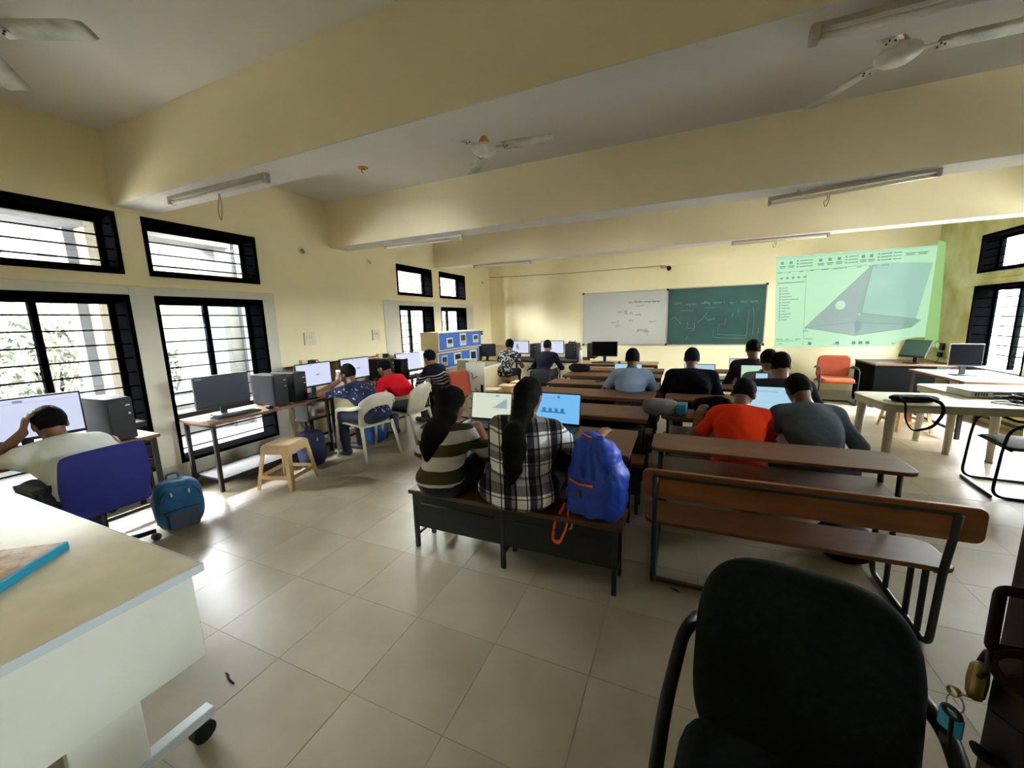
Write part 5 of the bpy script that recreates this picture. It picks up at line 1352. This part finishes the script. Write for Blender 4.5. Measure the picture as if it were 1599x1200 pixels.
MB().lathe([(.001, 0), (.034, 0), (.036, .01), (.036, .20), (.02, .245), (.018, .262)], 18).build('body', M['silver'], t, smooth=True)
MB().lathe([(.020, .262), (.021, .30), (.001, .303)], 16).build('cap', M['silver'], t, smooth=True)
def paper(loc, w, d, rz, label):
    o = MB().bb(-w / 2, w / 2, -d / 2, d / 2, 0, .0015).build('paper_sheet', M['paper']); o.location = loc; o.rotation_euler = (0, 0, rz); return tag(o, label, 'paper', 'loose papers')
paper((.56, 6.10, .7525), .21, .30, .2, 'white paper sheets on the desk left of the dark maroon shirt')
paper((3.2, 8.6, .7515), .30, .21, .1, 'white paper under the tilted monitor in the right corner')
paper((-4.27, 2.33, .7205), .12, .16, .1, 'thin notebook lying left of the keyboard by the second left window')
t = thing('hair_tie_wire', 'thin dark curled wire scrap on the floor below the white desk', 'debris', (-1.88, .895, 0))
MB().tube(fillet([(-.045, .015, .004), (-.02, .012, .005), (.0, .0, .004), (.05, -.006, .004)], .02), .004, 6).build('wire_scrap', M['blkwire'], t, smooth=True)
for i, (x, y, a, l) in enumerate(((-.03, 2.385, .3, 'brown scrap on the floor left of the two, by the empty bench leg'), (.02, 2.30, -.5, 'brown leaf scrap on the floor right of the first by the bench leg'), (1.42, 4.2, .1, 'small dark scrap on the floor below the black tube chair'))):
    o = MB().prism([(-.03, -.004), (.0, .006), (.03, .004), (.02, -.008)], .0002, .003, XY).build('floor_scrap', M['rust']); o.location = (x, y, .0005); o.rotation_euler = (0, 0, a); tag(o, l, 'debris', 'scraps on the floor')
# ------------------------------------------------------------------ people
def npv(*a): return np.array(a, float)
def person(label, head, rz, hands, shirt, trousers, hair='short', seat=.45, L=.50, hp=.35, hy=0., hr=0., girth=1., sw=.18, sleeve='short', skin='skin', hairm='hair', h=.0085, twist=0., knees=None, shirt_len=0., poles=(None, None), feet=.42, curl=.5, phone=False):
    kN = .09 * math.cos(.6 * hp) + .07 * math.cos(hp) - .015 * math.sin(hp) + .138
    Nz = head[2] - kN
    ca = max(.25, min(1., (Nz - seat - .09) / L)); a = math.acos(ca)
    P = npv(0, 0, seat + .10); N = P + L * npv(0, math.sin(a), math.cos(a)); N[2] = Nz
    Rl = np.array(rotm(-a, 0, 0))                                   # torso frame (lean forward)
    Rt = np.array(rotm(-a, 0, twist))
    piv = N + .09 * npv(math.sin(hr) * .5, math.sin(.6 * hp), math.cos(.6 * hp))
    Rh = np.array(Euler((-hp, hr, 0)).to_matrix() @ Euler((0, 0, hy)).to_matrix()); Rh = np.array(rotm(0, 0, hy) @ rotm(-hp, hr, 0))
    C = piv + Rh @ npv(0, .015, .07)
    off = Vector((C[0], C[1], 0)); off.rotate(Euler((0, 0, rz)))
    t = thing('person', label, 'person', (head[0] - off.x, head[1] - off.y, 0), rz, 'students')
    mid = (P + N) / 2 + Rl @ npv(0, -.035, 0); ch = P + (N - P) * .70 + Rl @ npv(0, -.02, 0)
    S = [N + Rt @ npv(s * sw, -.01, -.06) for s in (-1, 1)]
    arms = []
    hands = [((C[0] + q[1], C[1] + q[2], C[2] + q[3]) + tuple(q[4:])) if q[0] == 'head' else q for q in hands]
    for i, s in enumerate((-1, 1)):
        w = np.array(hands[i][:3], float); up_, fo = .285, .25
        d = w - S[i]; D = np.linalg.norm(d)
        if D > (up_ + fo) * .985: w = S[i] + d / D * (up_ + fo) * .985; d = w - S[i]; D = np.linalg.norm(d)
        x = (up_ ** 2 - fo ** 2 + D * D) / (2 * D); hgt_ = math.sqrt(max(up_ ** 2 - x * x, 1e-6))
        pole = np.array(poles[i] if poles[i] is not None else (s * .7, -.25, -1.0), float); u = d / D; pole -= u * (pole @ u); pole /= np.linalg.norm(pole)
        arms.append((S[i], S[i] + u * x + pole * hgt_, w))
    kn = knees or .13
    legs = [(npv(s * .09 * girth, .03, seat + .085), npv(s * kn, .44, seat + .065), npv(s * (kn - .01), feet, .085)) for s in (-1, 1)]
    allp = np.array([P, N, C + [0, 0, .1]] + [q for A in arms for q in A] + [q for A in legs for q in A])
    lo, hi = allp.min(0) - .24, allp.max(0) + .24; lo[2] = max(lo[2], -.02)
    G = girth
    def torso(F, e, low=True):
        if low: F.ell(P + npv(0, -.015, .0), (.165 * G + e, .125 * G + e, .105 + e), None, .05, 'add', 2.3)
        F.ell(mid, (.148 * G + e, .112 * G + e, .17 + e), Rl, .06)
        F.ell(ch, ((.10 + sw * .36) * (1 + .5 * (G - 1)) + e, .112 * G + e, .165 + e), Rt, .06)
        F.cap(S[0], S[1], .056 * (1 + .4 * (G - 1)) + e, None, .06)
        for s_ in S: F.cap(N + (S[0] + S[1] - 2 * N) * .05 + npv(0, 0, .0), s_ * .85 + N * .15, .050 + e, .054 + e, .05)
    def leg(F, A, e):
        F.cap(A[0], A[1], .088 * (1 + .6 * (G - 1)) + e, .062 + e, .05); F.cap(A[1], A[2], .060 + e, .042 + e * 1.3, .03)
    # ---- body: one continuous surface
    F = Field(lo, hi, h)
    torso(F, -.006)
    for A in legs: leg(F, A, -.006)
    F.cap(N - Rl @ npv(0, 0, .04), piv + Rh @ npv(0, -.012, .02), .057, .053, .035)
    hd = lambda *p: C + Rh @ npv(*p)
    F.ell(hd(0, -.008, .03), (.077, .098, .098), Rh, .02); F.ell(hd(0, .030, -.032), (.061, .066, .084), Rh, .03)
    F.ell(hd(0, .066, -.088), (.03, .026, .024), Rh, .025); F.cap(hd(0, .094, .022), hd(0, .108, -.014), .009, .015, .014)
    for s in (-1, 1):
        F.ell(hd(s * .079, -.006, -.002), (.011, .026, .034), Rh, .008); F.ell(hd(s * .032, .090, .022), (.018, .012, .012), Rh, .012, 'sub')
    F.ell(hd(0, .090, -.050), (.024, .010, .006), Rh, .006); F.ell(hd(0, .088, -.061), (.020, .010, .007), Rh, .006)
    for i, s in enumerate((-1, 1)):
        A = arms[i]
        F.cap(A[0], A[1], .048 * (1 + .4 * (G - 1)), .040, .03); F.cap(A[1], A[2], .041, .028, .02)
        f = A[2] - A[1]; f /= np.linalg.norm(f)
        hn = np.array(hands[i][3] if len(hands[i]) > 3 else (0, 0, -1.), float)          # palm side
        hd_dir = np.array(hands[i][4], float) if len(hands[i]) > 4 else f * .6 + npv(-s * .15, .5, -.15)
        d = hd_dir / np.linalg.norm(hd_dir); n = hn - d * (hn @ d); n /= np.linalg.norm(n); sd = np.cross(d, n) * 1.0
        if (sd @ npv(-s, 0, 0)) < 0: sd = -sd                                             # thumb side
        w = A[2]
        F.cap(w, w + d * .085, .031, .036, .02, n, .48)
        for q, (o_, l_) in enumerate(((.028, .066), (.010, .078), (-.009, .072), (-.026, .056))):
            b0 = w + d * (.100 - .006 * abs(q - 1.3)) + sd * o_; e1 = curl; 
            b1 = b0 + (d * math.cos(e1 * .6) + n * math.sin(e1 * .6)) * l_ * .5; b2 = b1 + (d * math.cos(e1 * 1.6) + n * math.sin(e1 * 1.6)) * l_ * .5
            F.cap(w + d * .07 + sd * o_ * .9, b0, .0105, .0098, .008); F.cap(b0, b1, .0096, .0088, .003); F.cap(b1, b2, .0088, .0076, .003)
        t0 = w + d * .025 + sd * .024; t1 = t0 + (d * .55 + sd * .75 + n * .25) * .042; t2 = t1 + (d * .9 + sd * .3 + n * .3) * .034
        F.cap(t0, t1, .014, .0105, .012); F.cap(t1, t2, .0105, .0085, .003)
    for A in legs: F.cap(A[2] + npv(0, -.03, -.045), A[2] + npv(0, .14, -.05), .034, .03, .03)
    F.mesh('body', M[skin], t)
    for s in (-1, 1): MB().ball(tuple(hd(s * .032, .079, .022)), .0125, 10, 6).build('eye', M['eye'], t, smooth=True)
    if phone:
        v = Vector((C[0] - .098, C[1] + .055, C[2] + .0)); v.rotate(Euler((0, 0, rz)))
        q = thing('phone', 'white phone held against the ear of the student in the floral shirt', 'phone', Vector((t.location.x + v.x, t.location.y + v.y, v.z)), rz)
        MB().prism(rrect(-.035, .035, -.065, .07, .008), -.005, .005, lambda u, v_, t_: (t_, u, v_)).build('body', M['white_plastic'], q, bevel=.002)
    # ---- clothes
    hc = h * 1.15
    F = Field(lo, hi, hc); torso(F, .012)
    frac = {'short': (1, .72), 'long': (2, .93), 'half': (2, .12)}[sleeve]
    for A in arms:
        if frac[0] == 1:
            e_ = A[0] + (A[1] - A[0]) * frac[1]; dn = (A[1] - A[0]) / np.linalg.norm(A[1] - A[0])
            F.cap(A[0], e_ + dn * .05, .060 * (1 + .4 * (G - 1)), .060, .04, plane=(dn, e_))
        else:
            F.cap(A[0], A[1], .060 * (1 + .4 * (G - 1)), .053, .04)
            e_ = A[1] + (A[2] - A[1]) * frac[1]; dn = (A[2] - A[1]) / np.linalg.norm(A[2] - A[1])
            F.cap(A[1], e_ + dn * .04, .053, .040 + .012 * (1 - frac[1]), .03, plane=(dn, e_))
    if shirt_len: F.ell(P + npv(0, -.02, .02), (.172 * G + .012, .13 * G + .012, .11), None, .04)
    F.wrinkle(.0035, 24, head[0] * 3); F.wrinkle(.002, 47, head[1])
    F.half(npv(0, .15, -1), P + npv(0, -.1, -.02 - shirt_len)); F.half(Rl @ npv(0, -.25, 1), N + Rl @ npv(0, .0, .035), .01)
    F.mesh('shirt', M[shirt], t)
    F = Field(lo, npv(hi[0], hi[1], seat + .40), hc)
    F.ell(P + npv(0, -.02, -.0), (.168 * G, .132 * G, .105), None, .05, 'add', 2.3)
    for A in legs: leg(F, A, .009)
    F.wrinkle(.003, 26, head[0]); F.half((0, 0, -1), (0, 0, .075)); F.half((0, 0, -1), (0, 0, .07))
    F.mesh('trousers', M[trousers], t)
    for s, A in zip((-1, 1), legs):
        F = Field(A[2] + npv(-.1, -.12, -.1), A[2] + npv(.1, .3, .1), .01)
        F.cap(A[2] + npv(0, -.03, -.035), A[2] + npv(s * .01, .15, -.045), .046, .040, .02); F.cap(A[2] + npv(0, -.01, -.03), A[2] + npv(0, 0, .02), .044, .046, .02); F.half((0, 0, -1), (0, 0, .004)); F.mesh('shoe', M['shoe'], t)
    # ---- hair
    pts = []
    def bk(x, z):
        q = min(max((N[2] - z) / (N[2] - P[2]), -.3), 1.); y = N[1] * (1 - q) + P[1] * q
        return npv(x, y - (.125 * G + .02) / max(.7, math.cos(a)) - .008, z)
    if hair in ('tail', 'loose'):
        if hair == 'tail': pts = [hd(0, -.085, .03), C + npv(0, -.150, -.075), bk(.005, C[2] - .17) + npv(0, -.015, 0), bk(.012, C[2] - .26), bk(.018, C[2] - .37), bk(.02, C[2] - .46)]; rr = [.050, .058, .066, .068, .050, .016]
        else: pts = [hd(0, -.06, .03), C + npv(-.02, -.135, -.06), bk(-.035, C[2] - .13) + npv(0, -.015, 0), bk(-.055, C[2] - .19), bk(-.075, C[2] - .25), bk(-.08, C[2] - .31)]; rr = [.066, .070, .074, .068, .048, .016]
    bx = np.array([C - .16, C + .16] + [p - .09 for p in pts] + [p + .09 for p in pts])
    F = Field(bx.min(0), bx.max(0), h)
    bulk = {'short': 1.0, 'curly': 1.07, 'tail': 1.03, 'loose': 1.05}[hair]
    F.ell(hd(0, -.013, .036), (.0845 * bulk, .103 * bulk, .104 * bulk), Rh, 0)
    if hair == 'short' or hair == 'curly': F.half(Rh @ npv(0, .75, -.66), hd(0, .012, -.010), .01); F.half(Rh @ npv(0, 0, -1), hd(0, 0, -.062), .015)
    else: F.ell(hd(0, -.045, -.02), (.078, .065, .085), Rh, .03); F.half(Rh @ npv(0, .78, -.62), hd(0, .026, -.004), .012)
    for i in range(len(pts) - 1): F.cap(pts[i], pts[i + 1], rr[i], rr[i + 1], .07, (0, 1, 0), .62)
    F.wrinkle({'curly': .006, 'short': .0028}.get(hair, .004), 75 if hair == 'curly' else 55, 1.3)
    F.mesh('hair', M[hairm], t)
    if hair == 'tail': MB().tube([tuple(hd(0, -.112, -.012) + Rh @ npv(.045 * math.cos(q * PI / 6), 0.0, .042 * math.sin(q * PI / 6))) for q in range(12)], .008, 6, closed=True).build('hair_tie', M['blk_plastic'], t, smooth=True)
    return t
FR, LW = 0.0, PI / 2
type_ = lambda y=.40, z=.80, w=.12: ((-w, y, z), (w, y, z))
# the two women on the low bench
person('woman with a loose ponytail in an olive and white striped jumper on the bench', (-1.52, 2.36, 1.16), .26, ((-.13, .42, .80), (.19, .38, .80)), 'sh_olive', 'jeans', 'loose', L=.385, hp=.30, hy=-.60, girth=.88, sw=.145, shirt_len=-.03, sleeve='half', skin='skin2', hairm='hair_br', h=.0075)
person('woman with a very long dark ponytail in a black and white checked shirt', (-.93, 2.40, 1.245), FR, ((-.16, .42, .80), (.45, .46, .83, (0, 0, -1), (.1, 1, .0))), 'sh_plaid', 'pants_blk', 'tail', L=.445, hp=.26, hy=-.05, girth=1.40, sw=.185, sleeve='half', skin='skin2', hairm='hair_br', h=.0075, shirt_len=.04)
# right column
person('person in a bright orange t-shirt bending over the laptop', (.485, 3.64, 1.11), -.12, ((-.30, .38, .80), (.10, .50, .80)), 'sh_orange', 'pants_grey', 'short', seat=.44, L=.48, hp=.62, hy=-.15, hr=.10, sw=.160, h=.008)
person('person in a slate grey sweatshirt beside the orange t-shirt', (.86, 3.66, 1.155), .14, ((-.10, .50, .80), (.26, .44, .80)), 'sh_grey', 'pants_grey', 'short', seat=.44, L=.50, hp=.62, hy=.10, hr=-.12, sw=.180, girth=1.05, sleeve='long', h=.008, shirt_len=.02)
person('man in a dark plum shirt holding up a phone, behind the grey sweatshirt', (.87, 4.40, 1.265), FR, ((-.12, .42, .92, (0, 1, 0), (0, .2, 1)), (.20, .36, .80)), 'sh_plum', 'pants_blk', 'short', seat=.44, L=.50, hp=.30, hy=.15, sw=.20, girth=1.08, sleeve='long')
person('person in a stone grey shirt half hidden behind the man in dark plum', (.90, 5.12, 1.235), FR, type_(.40), 'sh_stone', 'pants_blk', 'short', seat=.44, L=.50, hp=.35, sw=.19)
person('broad man in a black shirt at the fourth desk of the right column', (.118, 5.12, 1.25), FR, type_(.36, .80, .16), 'sh_black', 'pants_blk', 'short', seat=.44, L=.50, hp=.28, sw=.215, girth=1.28, sleeve='long')
person('man in a dark maroon shirt sitting below the right end of the chalkboard', (.855, 5.90, 1.305), FR, type_(.40), 'sh_maroon', 'pants_blk', 'short', seat=.44, L=.52, hp=.25, hy=.1, sw=.185, sleeve='long')
# left column
person('man in a powder blue shirt in front of the whiteboard', (-.56, 5.06, 1.245), FR, ((-.24, .34, .80), (.20, .38, .80)), 'sh_blue', 'pants_grey', 'short', seat=.45, L=.49, hp=.28, sw=.185)
# front wall
person('person in a black and white patterned shirt on a stool at the front wall', (-3.42, 7.72, 1.235), FR, ((-.14, .44, .78), (.20, .42, .78)), 'sh_zebra', 'jeans', 'curly', seat=.46, L=.48, hp=.20, sw=.165, girth=.98, shirt_len=.05, h=.0095)
person('person in a dark navy jumper at the lit monitor by the front wall', (-2.56, 7.72, 1.215), FR, ((-.16, .44, .78), (.18, .44, .78)), 'sh_navy', 'pants_blk', 'short', seat=.46, L=.48, hp=.18, sw=.175, girth=1.05, sleeve='half', h=.0095)
# along the left wall
person('student in a navy top with white chevron stripes near the blue panels', (-3.78, 5.27, 1.195), LW - .15, ((-.10, .52, .78), (.12, .50, .78)), 'sh_vee', 'pants_blk', 'curly', seat=.47, L=.46, hp=.25, sw=.16, girth=.92, sleeve='half', h=.009)
person('student in a bright red t-shirt leaning on the table along the left wall', (-3.88, 4.32, 1.13), LW, ((-.20, .42, .79), (.05, .48, .80)), 'sh_red', 'pants_grey', 'short', seat=.45, L=.48, hp=.45, sw=.175, h=.009)
person('student in a navy floral shirt holding a phone to the ear by the left wall', (-3.80, 3.58, 1.15), LW, (('head', -.12, .05, -.07, (1, -.1, 0), (.18, .0, 1)), (.16, .42, .79)), 'sh_floral', 'jeans', 'short', seat=.45, L=.48, hp=.32, sw=.18, h=.0085, poles=((-.9, .3, -.6), None), phone=True)
person('person in a white t-shirt with one hand at the head, on the blue chair', (-4.07, 1.135, 1.12), LW, (('head', -.125, .03, -.03, (1, -.2, 0), (.25, -.15, 1)), (.30, .38, .79)), 'sh_white', 'jeans', 'short', seat=.47, L=.42, hp=.40, sw=.185, girth=1.05, h=.0075, poles=((-.6, .5, -.9), None))
